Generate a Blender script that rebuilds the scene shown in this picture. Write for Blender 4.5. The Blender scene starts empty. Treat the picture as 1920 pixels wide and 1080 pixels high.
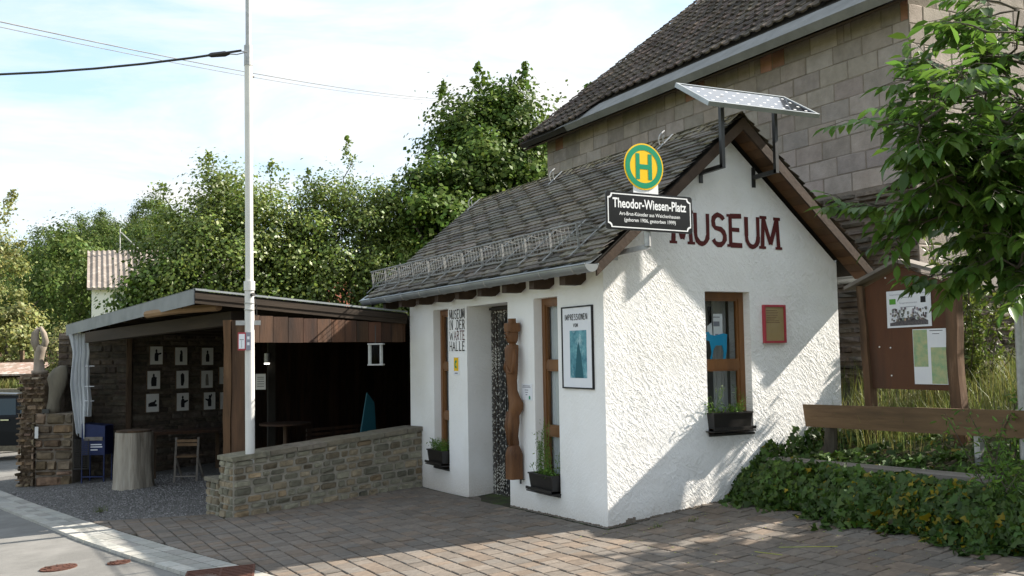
import bpy, math, random
import numpy as np
from mathutils import Vector, Matrix
rnd = random.Random(7); rs = np.random.RandomState(11)
sc = bpy.context.scene
# ------------------------------------------------------------------ camera
cam = bpy.data.cameras.new('camera'); co = bpy.data.objects.new('camera', cam); sc.collection.objects.link(co); sc.camera = co
cam.sensor_width = 36; cam.lens = 1846/1920*36; cam.clip_start = .05; cam.clip_end = 2000
_th, _pi, _ro = .4835, .0666, .0157
_R = Matrix(((math.cos(_th), math.sin(_th), 0), (-math.sin(_th), math.cos(_th), 0), (0, 0, 1)))
_fw = _R @ Vector((0, math.cos(_pi), math.sin(_pi))); _u0 = _R @ Vector((0, -math.sin(_pi), math.cos(_pi))); _r0 = _R @ Vector((1, 0, 0))
_up = math.cos(_ro)*_u0 + math.sin(_ro)*_r0; _rt = math.cos(_ro)*_r0 - math.sin(_ro)*_u0
M = Matrix((_rt, _up, -_fw)).transposed().to_4x4(); M.translation = (-5.1224, -7.8884, 1.65); co.matrix_world = M
# ------------------------------------------------------------------ world + sun
SUN = Vector((1, -.225, .80)).normalized()
w = bpy.data.worlds.new('World'); sc.world = w; w.use_nodes = True
nt = w.node_tree; nt.nodes.clear()
def N(t, ty, **k):
    n = t.nodes.new(ty)
    for a, b in k.items(): setattr(n, a, b)
    return n
out = N(nt, 'ShaderNodeOutputWorld'); bg = N(nt, 'ShaderNodeBackground'); bg.inputs[1].default_value = .12
sky = N(nt, 'ShaderNodeTexSky', sky_type='NISHITA', sun_disc=False); sky.sun_elevation = math.asin(SUN.z); sky.sun_rotation = math.atan2(SUN.x, SUN.y)
sky.air_density = 1.0; sky.dust_density = 1.5; sky.ozone_density = 1.2
tc = N(nt, 'ShaderNodeTexCoord'); mp = N(nt, 'ShaderNodeMapping'); mp.inputs['Scale'].default_value = (1, 1, 4.2)
nz = N(nt, 'ShaderNodeTexNoise'); nz.inputs['Scale'].default_value = 2.6; nz.inputs['Detail'].default_value = 9; nz.inputs['Roughness'].default_value = .6; nz.inputs['Distortion'].default_value = .4
sx = N(nt, 'ShaderNodeSeparateXYZ')
rp = N(nt, 'ShaderNodeMapRange'); rp.inputs['From Min'].default_value = .38; rp.inputs['From Max'].default_value = .62; rp.inputs['To Min'].default_value = .12; rp.inputs['To Max'].default_value = 1
mx = N(nt, 'ShaderNodeMix', data_type='RGBA'); mx.inputs['B'].default_value = (2.85, 2.86, 2.86, 1)
mx0 = N(nt, 'ShaderNodeMix', data_type='RGBA'); mx0.inputs['B'].default_value = (1.35, 2.1, 2.65, 1); mx0.inputs['Factor'].default_value = .6
L = nt.links.new
L(tc.outputs['Generated'], mp.inputs[0]); L(mp.outputs[0], nz.inputs['Vector']); L(nz.outputs[0], rp.inputs[0])
L(sky.outputs[0], mx0.inputs['A']); L(mx0.outputs['Result'], mx.inputs['A']); L(rp.outputs[0], mx.inputs['Factor']); L(mx.outputs['Result'], bg.inputs[0]); L(bg.outputs[0], out.inputs[0])
sl = bpy.data.lights.new('sun', 'SUN'); sl.energy = 3.8; sl.angle = math.radians(.55); sl.color = (1, .93, .82)
so = bpy.data.objects.new('sun', sl); sc.collection.objects.link(so); so.rotation_euler = SUN.to_track_quat('Z', 'Y').to_euler(); so.location = (10, -5, 15)
sc.view_settings.view_transform = 'Standard'; sc.view_settings.look = 'None'; sc.view_settings.gamma = 1; sc.view_settings.exposure = 1.72
try: sc.cycles.max_bounces = 6; sc.cycles.transparent_max_bounces = 12
except Exception: pass
# ------------------------------------------------------------------ materials
def mat(name, c1, c2=None, scale=8, rough=.85, spec=.3, metal=0, bump=0, bscale=30, bdetail=6, tint=False, stretch=(1, 1, 1), c3=None, s3=2.0, t3=(.5, .7), trans=0, voro=False, bdist=.01, coat=0):
    m = bpy.data.materials.new(name); m.use_nodes = True; t = m.node_tree; l = t.links.new
    b = t.nodes['Principled BSDF']; o = t.nodes['Material Output']
    tcn = N(t, 'ShaderNodeTexCoord'); mpn = N(t, 'ShaderNodeMapping'); mpn.inputs['Scale'].default_value = stretch; l(tcn.outputs['Object'], mpn.inputs[0])
    n1 = N(t, 'ShaderNodeTexNoise'); n1.inputs['Scale'].default_value = scale; n1.inputs['Detail'].default_value = 7; n1.inputs['Roughness'].default_value = .62; l(mpn.outputs[0], n1.inputs['Vector'])
    r1 = N(t, 'ShaderNodeMapRange'); r1.inputs[1].default_value = .33; r1.inputs[2].default_value = .67; l(n1.outputs[0], r1.inputs[0])
    mixn = N(t, 'ShaderNodeMix', data_type='RGBA'); c2 = c2 or c1
    mixn.inputs['A'].default_value = (*c1, 1); mixn.inputs['B'].default_value = (*c2, 1); l(r1.outputs[0], mixn.inputs['Factor'])
    col = mixn.outputs['Result']
    if c3:
        n3 = N(t, 'ShaderNodeTexNoise'); n3.inputs['Scale'].default_value = s3; n3.inputs['Detail'].default_value = 9; n3.inputs['Roughness'].default_value = .7; l(mpn.outputs[0], n3.inputs['Vector'])
        r3 = N(t, 'ShaderNodeMapRange'); r3.inputs[1].default_value = t3[0]; r3.inputs[2].default_value = t3[1]; l(n3.outputs[0], r3.inputs[0])
        m3 = N(t, 'ShaderNodeMix', data_type='RGBA'); l(r3.outputs[0], m3.inputs['Factor']); l(col, m3.inputs['A']); m3.inputs['B'].default_value = (*c3, 1); col = m3.outputs['Result']
    if tint:
        at = N(t, 'ShaderNodeAttribute', attribute_name='tint'); mm = N(t, 'ShaderNodeMix', data_type='RGBA', blend_type='MULTIPLY'); mm.inputs['Factor'].default_value = 1
        l(col, mm.inputs['A']); l(at.outputs['Color'], mm.inputs['B']); col = mm.outputs['Result']
    l(col, b.inputs['Base Color']); b.inputs['Roughness'].default_value = rough; b.inputs['Specular IOR Level'].default_value = spec; b.inputs['Metallic'].default_value = metal
    if coat: b.inputs['Coat Weight'].default_value = coat
    if bump:
        if voro:
            n2 = N(t, 'ShaderNodeTexVoronoi'); n2.inputs['Scale'].default_value = bscale
        else:
            n2 = N(t, 'ShaderNodeTexNoise'); n2.inputs['Scale'].default_value = bscale; n2.inputs['Detail'].default_value = bdetail
        l(mpn.outputs[0], n2.inputs['Vector']); bp = N(t, 'ShaderNodeBump'); bp.inputs['Strength'].default_value = bump; bp.inputs['Distance'].default_value = bdist
        l(n2.outputs[0], bp.inputs['Height']); l(bp.outputs[0], b.inputs['Normal'])
    if trans:
        tr = N(t, 'ShaderNodeBsdfTranslucent'); l(col, tr.inputs[0]); ms = N(t, 'ShaderNodeMixShader'); ms.inputs[0].default_value = trans
        l(b.outputs[0], ms.inputs[1]); l(tr.outputs[0], ms.inputs[2]); l(ms.outputs[0], o.inputs['Surface'])
    return m
def glassmat(name, tintc=(.8, .85, .85), alpha=.55):
    m = bpy.data.materials.new(name); m.use_nodes = True; t = m.node_tree; t.nodes.clear(); l = t.links.new
    o = N(t, 'ShaderNodeOutputMaterial'); g = N(t, 'ShaderNodeBsdfGlossy'); g.inputs['Roughness'].default_value = .02; g.inputs['Color'].default_value = (.9, .92, .95, 1)
    tr = N(t, 'ShaderNodeBsdfTransparent'); tr.inputs[0].default_value = (*tintc, 1); ms = N(t, 'ShaderNodeMixShader')
    lw = N(t, 'ShaderNodeLayerWeight'); lw.inputs[0].default_value = alpha; l(lw.outputs['Fresnel'], ms.inputs[0]); l(tr.outputs[0], ms.inputs[1]); l(g.outputs[0], ms.inputs[2]); l(ms.outputs[0], o.inputs[0])
    return m
def leafmat(name, a, b_, rough=.5, trans=.35, spec=.35):
    return mat(name, a, b_, scale=1.3, rough=rough, spec=spec, tint=True, trans=trans)
MT = dict(
 slate=mat('slate', (.06, .05, .038), (.16, .138, .108), scale=16, rough=.8, spec=.5, tint=True, bump=.5, bscale=40, c3=(.24, .225, .15), s3=11, t3=(.56, .72)),
 dwood=mat('dark_stained_wood', (.036, .022, .014), (.065, .040, .025), scale=9, rough=.7, tint=True, bump=.3, bscale=30, stretch=(1, .2, 1)),
 soffit=mat('soffit_wood', (.125, .064, .028), (.08, .04, .018), scale=6, rough=.6, tint=True),
 frame=mat('window_frame_wood', (.20, .085, .024), (.12, .048, .014), scale=10, rough=.42, spec=.5, stretch=(1, 1, .15)),
 zinc=mat('zinc', (.27, .29, .30), (.36, .38, .39), scale=3, rough=.45, metal=.55, spec=.5),
 zinc2=mat('galvanised_steel', (.33, .33, .33), (.45, .45, .44), scale=20, rough=.5, metal=.6),
 steeld=mat('dull_galvanised_wire', (.22, .22, .215), (.30, .30, .29), scale=20, rough=.7, metal=.2),
 lead=mat('grey_flashing', (.15, .16, .17), (.21, .22, .23), scale=3, rough=.6),
 darkbeam=mat('dark_beam', (.045, .032, .022), (.025, .018, .013), scale=7, rough=.85, stretch=(.15, .15, 1), bump=.5, bscale=25),
 black=mat('black_steel', (.015, .015, .016), (.03, .03, .03), rough=.45, spec=.5),
 blackp=mat('black_plastic', (.012, .010, .010), (.02, .018, .016), rough=.4, spec=.5),
 white=mat('white_paint', (.66, .65, .63), (.58, .57, .55), scale=3, rough=.5, c3=(.5, .46, .42), s3=7, t3=(.66, .8)),
 paper=mat('paper', (.78, .79, .82), (.74, .75, .80), rough=.6),
 red=mat('dark_red_paint', (.105, .014, .012), (.07, .010, .009), scale=9, rough=.7),
 ink=mat('black_ink', (.015, .014, .016), rough=.6),
 grey=mat('grey_ink', (.25, .25, .3), rough=.6),
 signblack=mat('sign_black', (.010, .010, .011), rough=.3, spec=.5),
 signwhite=mat('sign_white', (.85, .85, .85), rough=.35),
 yellow=mat('sign_yellow', (.85, .52, .012), rough=.35),
 green=mat('sign_green', (.01, .26, .13), rough=.35),
 redframe=mat('red_frame', (.42, .05, .07), (.34, .04, .05), rough=.5),
 tan=mat('tan_paper', (.33, .25, .12), (.28, .2, .09), scale=4, rough=.5, coat=.5),
 barnblock=mat('pumice_block', (.335, .29, .262), (.25, .215, .193), scale=5, rough=.95, tint=True, bump=.8, bscale=60, bdist=.008, c3=(.18, .16, .14), s3=1.3, t3=(.5, .8)),
 mortar=mat('mortar', (.22, .185, .15), (.15, .125, .10), scale=9, rough=.95, bump=.6, bscale=50),
 mortarl=mat('pale_mortar', (.36, .33, .275), (.25, .23, .19), scale=14, rough=.95, bump=.6, bscale=60),
 stone=mat('field_stone', (.25, .225, .17), (.15, .135, .10), scale=13, rough=.9, tint=True, bump=.7, bscale=35, bdist=.012, c3=(.08, .075, .06), s3=5, t3=(.55, .75)),
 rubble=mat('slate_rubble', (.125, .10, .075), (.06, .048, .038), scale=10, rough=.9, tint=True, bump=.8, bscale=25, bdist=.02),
 tile=mat('weathered_roof_tile', (.105, .080, .064), (.06, .048, .04), scale=6, rough=.85, tint=True, c3=(.15, .13, .11), s3=12, t3=(.58, .75), bump=.3),
 sheetm=mat('weathered_roof_sheet', (.22, .22, .215), (.15, .15, .145), scale=3, rough=.7, bump=.2, c3=(.3, .3, .29), s3=6, t3=(.6, .75)),
 asphalt=mat('asphalt', (.185, .178, .166), (.11, .106, .098), scale=110, rough=.9, bump=.6, bscale=150, bdist=.006, c3=(.215, .207, .193), s3=.9, t3=(.42, .62)),
 paver=mat('red_brown_paver', (.178, .150, .124), (.124, .104, .087), scale=25, rough=.9, tint=True, bump=.35, bscale=120, bdist=.004, c3=(.10, .085, .070), s3=1.5, t3=(.5, .75)),
 joint=mat('joint_sand', (.055, .048, .034), (.03, .032, .018), scale=12, rough=1, bump=.5, bscale=90, c3=(.05, .075, .02), s3=4, t3=(.5, .6)),
 curb=mat('pale_concrete_stone', (.40, .385, .35), (.31, .30, .27), scale=20, rough=.9, tint=True, bump=.3, bscale=80, bdist=.004),
 gravel=mat('gravel', (.20, .192, .18), (.07, .067, .063), scale=28, rough=.95, bump=1, bscale=45, voro=True, bdist=.02, c3=(.30, .29, .28), s3=50, t3=(.6, .68)),
 pebble=mat('pebble', (.21, .203, .195), (.115, .11, .105), scale=14, rough=.9, tint=True),
 earth=mat('earth', (.08, .065, .04), (.05, .045, .025), scale=5, rough=1, bump=.6, bscale=20, c3=(.05, .07, .02), s3=2, t3=(.45, .6)),
 field=mat('meadow', (.12, .15, .035), (.20, .19, .06), scale=.6, rough=1, c3=(.07, .10, .025), s3=2, t3=(.5, .65)),
 rust=mat('rusty_iron', (.13, .055, .035), (.08, .035, .025), scale=30, rough=.8, metal=.2, bump=.3, bscale=80),
 oldwood=mat('old_timber', (.115, .07, .042), (.04, .027, .018), scale=7, rough=.85, tint=True, stretch=(1, 1, .12), bump=.5, bscale=25, c3=(.24, .17, .11), s3=3, t3=(.55, .75)),
 oldwoodh=mat('old_timber_beam', (.17, .115, .07), (.08, .052, .033), scale=7, rough=.85, tint=True, stretch=(.15, .15, 1), bump=.5, bscale=25),
 redwood=mat('red_stained_board', (.085, .042, .023), (.035, .02, .013), scale=6, rough=.75, tint=True, stretch=(1, 1, .15), bump=.4, c3=(.03, .02, .015), s3=3, t3=(.5, .7)),
 boardwood=mat('info_board_wood', (.125, .05, .022), (.075, .032, .017), scale=2, rough=.6, stretch=(1, 1, .3), c3=(.055, .028, .016), s3=3, t3=(.5, .7), bump=.15),
 benchwood=mat('bench_wood', (.20, .125, .068), (.13, .08, .042), scale=6, rough=.75, stretch=(1, .12, 1), bump=.4, c3=(.09, .06, .035), s3=3, t3=(.5, .7)),
 greywood=mat('silvered_wood', (.24, .215, .19), (.15, .13, .11), scale=8, rough=.85, stretch=(1, .12, 1), bump=.4),
 stump=mat('bare_stump_wood', (.40, .36, .30), (.24, .205, .165), scale=9, rough=.85, stretch=(1, 1, .12), bump=.9, bdist=.02, c3=(.13, .10, .075), s3=4, t3=(.56, .68)),
 totem=mat('carved_wood', (.19, .085, .032), (.09, .038, .015), scale=7, rough=.62, spec=.35, stretch=(1, 1, .2), bump=.35, bscale=30, c3=(.06, .027, .014), s3=6, t3=(.58, .72)),
 curtain=mat('white_tarp', (.66, .68, .70), (.58, .60, .63), scale=2, rough=.45, trans=.2),
 blue=mat('blue_box_paint', (.013, .024, .095), (.01, .018, .07), rough=.5),
 teal=mat('teal_paint', (.02, .105, .135), rough=.6),
 cyan=mat('blue_board', (.02, .34, .62), rough=.5),
 pict=mat('picture_white', (.74, .73, .70), (.66, .65, .62), rough=.5),
 carpaint=mat('black_car_paint', (.008, .009, .011), rough=.35, spec=.15),
 chrome=mat('chrome', (.6, .6, .6), rough=.2, metal=1),
 tyre=mat('tyre', (.02, .02, .02), rough=.9),
 carglass=mat('car_glass', (.02, .035, .04), rough=.08, spec=.5),
 bark=mat('bark', (.10, .085, .065), (.055, .045, .035), scale=12, rough=.95, bump=.8, stretch=(1, 1, .3)),
 house=mat('house_render', (.74, .73, .71), (.68, .67, .65), scale=2, rough=.9),
 corr=mat('corrugated_roof', (.24, .205, .18), (.15, .125, .105), scale=1.5, rough=.85, stretch=(1, 1, 1), c3=(.36, .31, .27), s3=3, t3=(.5, .65)),
 corrpink=mat('mossy_shed_roof', (.30, .20, .16), (.20, .15, .11), scale=3, rough=.9, c3=(.42, .38, .34), s3=5, t3=(.5, .6)),
 statue=mat('weathered_sculpture', (.30, .25, .20), (.17, .14, .11), scale=7, rough=.9, stretch=(1, 1, .25), bump=.6),
 statue2=mat('mossy_sculpture', (.17, .15, .115), (.10, .088, .07), scale=7, rough=.9, stretch=(1, 1, .3), bump=.7, c3=(.24, .21, .17), s3=4, t3=(.55, .7)),
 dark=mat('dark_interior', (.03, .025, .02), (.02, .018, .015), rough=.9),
 solar=mat('solar_cells', (.012, .014, .022), rough=.12, spec=.8, coat=1),
 inner=mat('interior_plaster', (.35, .34, .32), rough=.9),
 beadw=mat('pale_bead', (.55, .53, .47), rough=.3), beadd=mat('dark_bead', (.085, .08, .075), rough=.3),
 glass=glassmat('window_glass', (.93, .95, .94), .14),
 l_haz=leafmat('hazel_leaf', (.095, .145, .026), (.175, .23, .048), rough=.42, spec=.45),
 l_dark=leafmat('dark_leaf', (.052, .10, .018), (.11, .165, .03), spec=.2),
 l_far=leafmat('far_leaf', (.055, .095, .022), (.12, .165, .045), spec=.15),
 l_birch=leafmat('birch_leaf', (.17, .19, .06), (.24, .25, .10)),
 l_wal=leafmat('walnut_leaf', (.058, .12, .019), (.092, .165, .03), rough=.42, trans=.45, spec=.4),
 l_ivy=leafmat('ivy_leaf', (.028, .062, .011), (.058, .105, .016), rough=.5, trans=.18, spec=.3),
 l_grass=leafmat('grass_blade', (.10, .145, .032), (.17, .19, .065)),
 l_pot=leafmat('pot_plant_leaf', (.10, .20, .03), (.15, .26, .05)),
 teeth=mat('map_green', (.22, .38, .22), (.50, .48, .26), scale=14, rough=.6),
 poster=mat('poster_print', (.02, .14, .20), (.18, .42, .48), scale=9, rough=.5, c3=(.45, .62, .66), s3=5, t3=(.5, .62)),
)
# stucco: hand trowelled plaster, real bump at two scales
def stucco(name, strength, gab, col=(.865, .858, .848)):
    m = bpy.data.materials.new(name); m.use_nodes = True; t = m.node_tree; l = t.links.new; b = t.nodes['Principled BSDF']
    tcn = N(t, 'ShaderNodeTexCoord'); hs = []
    for ang, sc_, st in ((1.0, 8, (1, 1, 4.2)), (.65, 9.5, (1, 1, 3.8)), (-.75, 12, (1, 1, 2.6))):
        mpn = N(t, 'ShaderNodeMapping'); mpr = N(t, 'ShaderNodeMapping'); mpr.inputs['Rotation'].default_value = (0, -ang, 0) if gab else (ang, 0, 0); l(tcn.outputs['Object'], mpr.inputs[0]); mpn.inputs['Scale'].default_value = st; l(mpr.outputs[0], mpn.inputs[0])
        n = N(t, 'ShaderNodeTexNoise'); n.inputs['Scale'].default_value = sc_; n.inputs['Detail'].default_value = 4; n.inputs['Roughness'].default_value = .55; n.inputs['Distortion'].default_value = .6; l(mpn.outputs[0], n.inputs['Vector'])
        r = N(t, 'ShaderNodeMapRange', interpolation_type='SMOOTHSTEP'); r.inputs[1].default_value = .50; r.inputs[2].default_value = .60; l(n.outputs[0], r.inputs[0]); hs.append(r.outputs[0])
    a = N(t, 'ShaderNodeMath', operation='MAXIMUM'); l(hs[0], a.inputs[0]); l(hs[1], a.inputs[1])
    a2 = N(t, 'ShaderNodeMath', operation='ADD'); l(a.outputs[0], a2.inputs[0]); l(hs[2], a2.inputs[1])
    f = N(t, 'ShaderNodeTexNoise'); f.inputs['Scale'].default_value = 55; f.inputs['Detail'].default_value = 4; l(tcn.outputs['Object'], f.inputs['Vector'])
    a3 = N(t, 'ShaderNodeMath', operation='MULTIPLY_ADD'); a3.inputs[1].default_value = .9; l(f.outputs[0], a3.inputs[0]); l(a2.outputs[0], a3.inputs[2])
    bp = N(t, 'ShaderNodeBump'); bp.inputs['Strength'].default_value = strength; bp.inputs['Distance'].default_value = .01
    lo = N(t, 'ShaderNodeTexNoise'); lo.inputs['Scale'].default_value = 2.2; lo.inputs['Detail'].default_value = 3; l(tcn.outputs['Object'], lo.inputs['Vector']); lr = N(t, 'ShaderNodeMapRange'); lr.inputs[1].default_value = .35; lr.inputs[2].default_value = .68; lr.inputs[3].default_value = .25; lr.inputs[4].default_value = 1.25; l(lo.outputs[0], lr.inputs[0])
    am = N(t, 'ShaderNodeMath', operation='MULTIPLY'); l(a3.outputs[0], am.inputs[0]); l(lr.outputs[0], am.inputs[1]); l(am.outputs[0], bp.inputs['Height']); l(bp.outputs[0], b.inputs['Normal'])
    c = N(t, 'ShaderNodeTexNoise'); c.inputs['Scale'].default_value = 1.6; c.inputs['Detail'].default_value = 8; l(tcn.outputs['Object'], c.inputs['Vector'])
    rr = N(t, 'ShaderNodeMapRange'); rr.inputs[1].default_value = .4; rr.inputs[2].default_value = .75; l(c.outputs[0], rr.inputs[0])
    # splash dirt low on the wall
    sxz = N(t, 'ShaderNodeSeparateXYZ'); l(tcn.outputs['Object'], sxz.inputs[0]); dz = N(t, 'ShaderNodeMapRange'); dz.inputs[1].default_value = .26; dz.inputs[2].default_value = -.08; dz.inputs[3].default_value = 0; dz.inputs[4].default_value = .95
    l(sxz.outputs[2], dz.inputs[0]); dm = N(t, 'ShaderNodeMath', operation='MULTIPLY'); l(dz.outputs[0], dm.inputs[0]); l(f.outputs[0], dm.inputs[1])
    mx1 = N(t, 'ShaderNodeMix', data_type='RGBA'); mx1.inputs['A'].default_value = (*col, 1); mx1.inputs['B'].default_value = (col[0]*.9, col[1]*.885, col[2]*.86, 1); l(rr.outputs[0], mx1.inputs['Factor'])
    mx2 = N(t, 'ShaderNodeMix', data_type='RGBA'); mx2.inputs['B'].default_value = (.45, .36, .27, 1); l(mx1.outputs['Result'], mx2.inputs['A']); l(dm.outputs[0], mx2.inputs['Factor'])
    l(mx2.outputs['Result'], b.inputs['Base Color']); b.inputs['Roughness'].default_value = .9; b.inputs['Specular IOR Level'].default_value = .15
    return m
MT['stuccoA'] = stucco('trowelled_plaster', .22, False); MT['stuccoB'] = stucco('rough_trowelled_plaster', .5, True)
# ------------------------------------------------------------------ mesh builder
def V3(p): return np.array(p, float)
class MB:
    def __init__(s): s.v = []; s.f = []; s.c = []
    def add(s, vs, fs, col=(1, 1, 1)):
        b = len(s.v); s.v += [tuple(map(float, p)) for p in vs]; s.f += [tuple(b+i for i in f) for f in fs]; s.c += [col]*len(vs); return s
    def box(s, a, b, col=(1, 1, 1)):
        x0, y0, z0 = [min(p, q) for p, q in zip(a, b)]; x1, y1, z1 = [max(p, q) for p, q in zip(a, b)]
        return s.add([(x0, y0, z0), (x1, y0, z0), (x1, y1, z0), (x0, y1, z0), (x0, y0, z1), (x1, y0, z1), (x1, y1, z1), (x0, y1, z1)],
                     [(3, 2, 1, 0), (4, 5, 6, 7), (0, 1, 5, 4), (1, 2, 6, 5), (2, 3, 7, 6), (3, 0, 4, 7)], col)
    def obox(s, o, A, B, C, col=(1, 1, 1)):     # box from a corner and three edge vectors
        o, A, B, C = map(V3, (o, A, B, C)); p = [o, o+A, o+A+B, o+B, o+C, o+A+C, o+A+B+C, o+B+C]
        return s.add(p, [(3, 2, 1, 0), (4, 5, 6, 7), (0, 1, 5, 4), (1, 2, 6, 5), (2, 3, 7, 6), (3, 0, 4, 7)], col)
    def bar(s, p, q, w_, h_, col=(1, 1, 1), up=(0, 0, 1)):   # rectangular bar p->q
        p, q = V3(p), V3(q); d = q-p; ln = np.linalg.norm(d); d /= ln; up = V3(up)
        if abs(d@up) > .98: up = V3((0, 1, 0))
        x = np.cross(d, up); x /= np.linalg.norm(x); y = np.cross(x, d)
        return s.obox(p-x*w_/2-y*h_/2, d*ln, x*w_, y*h_, col)
    def tube(s, pts, r, n=8, col=(1, 1, 1), cap=True):
        pts = [V3(p) for p in pts]; m = len(pts); rr = r if hasattr(r, '__len__') else [r]*m; vs = []; ref = None
        for i, p in enumerate(pts):
            d = pts[min(i+1, m-1)]-pts[max(i-1, 0)]; d = d/(np.linalg.norm(d)+1e-9)
            if ref is None: ref = V3((0, 0, 1)) if abs(d[2]) < .9 else V3((1, 0, 0))
            x = np.cross(d, ref); x /= np.linalg.norm(x)+1e-9; y = np.cross(x, d); ref = y
            for k in range(n):
                a = 2*math.pi*k/n; vs.append(p+(x*math.cos(a)+y*math.sin(a))*rr[i])
        fs = [(i*n+k, i*n+(k+1) % n, (i+1)*n+(k+1) % n, (i+1)*n+k) for i in range(m-1) for k in range(n)]
        if cap: fs += [tuple(range(n))[::-1], tuple((m-1)*n+k for k in range(n))]
        return s.add(vs, fs, col)
    def prism(s, poly, O, X, Y, Nn, d, col=(1, 1, 1)):   # 2-D polygon extruded by d along Nn
        O, X, Y, Nn = map(V3, (O, X, Y, Nn)); n = len(poly)
        a = [O+X*p[0]+Y*p[1] for p in poly]; b = [q+Nn*d for q in a]
        return s.add(a+b, [tuple(range(n))[::-1], tuple(range(n, 2*n))]+[(i, (i+1) % n, n+(i+1) % n, n+i) for i in range(n)], col)
    def rings(s, rings, col=(1, 1, 1), cap=True):
        n = len(rings[0]); vs = [p for r in rings for p in r]; m = len(rings)
        fs = [(i*n+k, i*n+(k+1) % n, (i+1)*n+(k+1) % n, (i+1)*n+k) for i in range(m-1) for k in range(n)]
        if cap: fs += [tuple(range(n))[::-1], tuple((m-1)*n+k for k in range(n))]
        return s.add(vs, fs, col)
    def build(s, name, m, parent=None, smooth=False, loc=None):
        return mkobj(name, np.array(s.v), s.f, s.c, m, parent, smooth, loc)
ORG = {}
def mkobj(name, v, f, c, m, parent=None, smooth=False, loc=None):
    v = np.asarray(v, float)
    if parent is not None: org = ORG[parent.name]; isroot = False
    else:
        org = V3(loc) if loc is not None else V3((v[:, 0].mean(), v[:, 1].mean(), v[:, 2].min())); isroot = True
    me = bpy.data.meshes.new(name); 
    if isinstance(f, np.ndarray):
        k = f.shape[1]; me.vertices.add(len(v)); me.vertices.foreach_set('co', (v-org).astype(np.float32).ravel())
        me.loops.add(f.size); me.loops.foreach_set('vertex_index', f.astype(np.int32).ravel()); me.polygons.add(len(f)); me.polygons.foreach_set('loop_start', np.arange(0, f.size, k, dtype=np.int32))
        me.update(calc_edges=True)
    else: me.from_pydata([tuple(p) for p in (v-org)], [], f)
    if c is not None and len(c):
        ca = np.asarray(c, float); ca = np.concatenate([ca[:, :3], np.ones((len(ca), 1))], 1); at = me.color_attributes.new('tint', 'FLOAT_COLOR', 'POINT'); at.data.foreach_set('color', ca.astype(np.float32).ravel())
    if smooth: me.polygons.foreach_set('use_smooth', [True]*len(me.polygons))
    me.materials.append(MT[m] if isinstance(m, str) else m); me.validate(); me.update()
    o = bpy.data.objects.new(name, me); sc.collection.objects.link(o)
    if isroot: o.location = org; ORG[o.name] = org
    else:
        o.parent = parent; ORG[o.name] = org
    return o
def tag(o, label=None, cat=None, group=None, kind=None):
    if label: o['label'] = label
    if cat: o['category'] = cat
    if group: o['group'] = group
    if kind: o['kind'] = kind
    return o
def thing(name, loc, label, cat, group=None):
    o = bpy.data.objects.new(name, None); sc.collection.objects.link(o); o.location = loc; o.empty_display_size = .1; ORG[o.name] = V3(loc); return tag(o, label, cat, group)
def struct(o): o['kind'] = 'structure'; return o
def lerp(a, b, t): return a+(b-a)*t
def pl(x, xs, ys): return float(np.interp(x, xs, ys))
def tv(a=.8, b=1.15, w_=.05):
    k = rnd.uniform(a, b); return (k*rnd.uniform(1-w_, 1+w_), k, k*rnd.uniform(1-w_, 1+w_))
# text: built-in font outlines turned into mesh
def text_geo(body, bold=0, align='CENTER'):
    cu = bpy.data.curves.new('t', 'FONT'); cu.body = body; cu.align_x = align; cu.offset = bold; cu.resolution_u = 3
    ob = bpy.data.objects.new('t', cu); sc.collection.objects.link(ob); bpy.context.view_layer.update()
    me = ob.to_mesh(); vs = np.array([tuple(p.co) for p in me.vertices]); fs = [tuple(p.vertices) for p in me.polygons]; ob.to_mesh_clear()
    bpy.data.objects.remove(ob); bpy.data.curves.remove(cu); return vs, fs
def put_text(mb, body, O, X, Y, Nn, height, width=None, bold=0, align='CENTER', lift=.001):
    vs, fs = text_geo(body, bold, align); O, X, Y, Nn = map(V3, (O, X, Y, Nn))
    sy = height/.73; sxx = sy
    if width: sxx = width/(vs[:, 0].max()-vs[:, 0].min())
    p = [O+X*v[0]*sxx+Y*v[1]*sy+Nn*lift for v in vs]; mb.add(p, fs)
def arc(cx, cy, rx, ry, a0, a1, n=9): return [(cx+rx*math.cos(math.radians(lerp(a0, a1, i/(n-1)))), cy+ry*math.sin(math.radians(lerp(a0, a1, i/(n-1))))) for i in range(n)]
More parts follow.
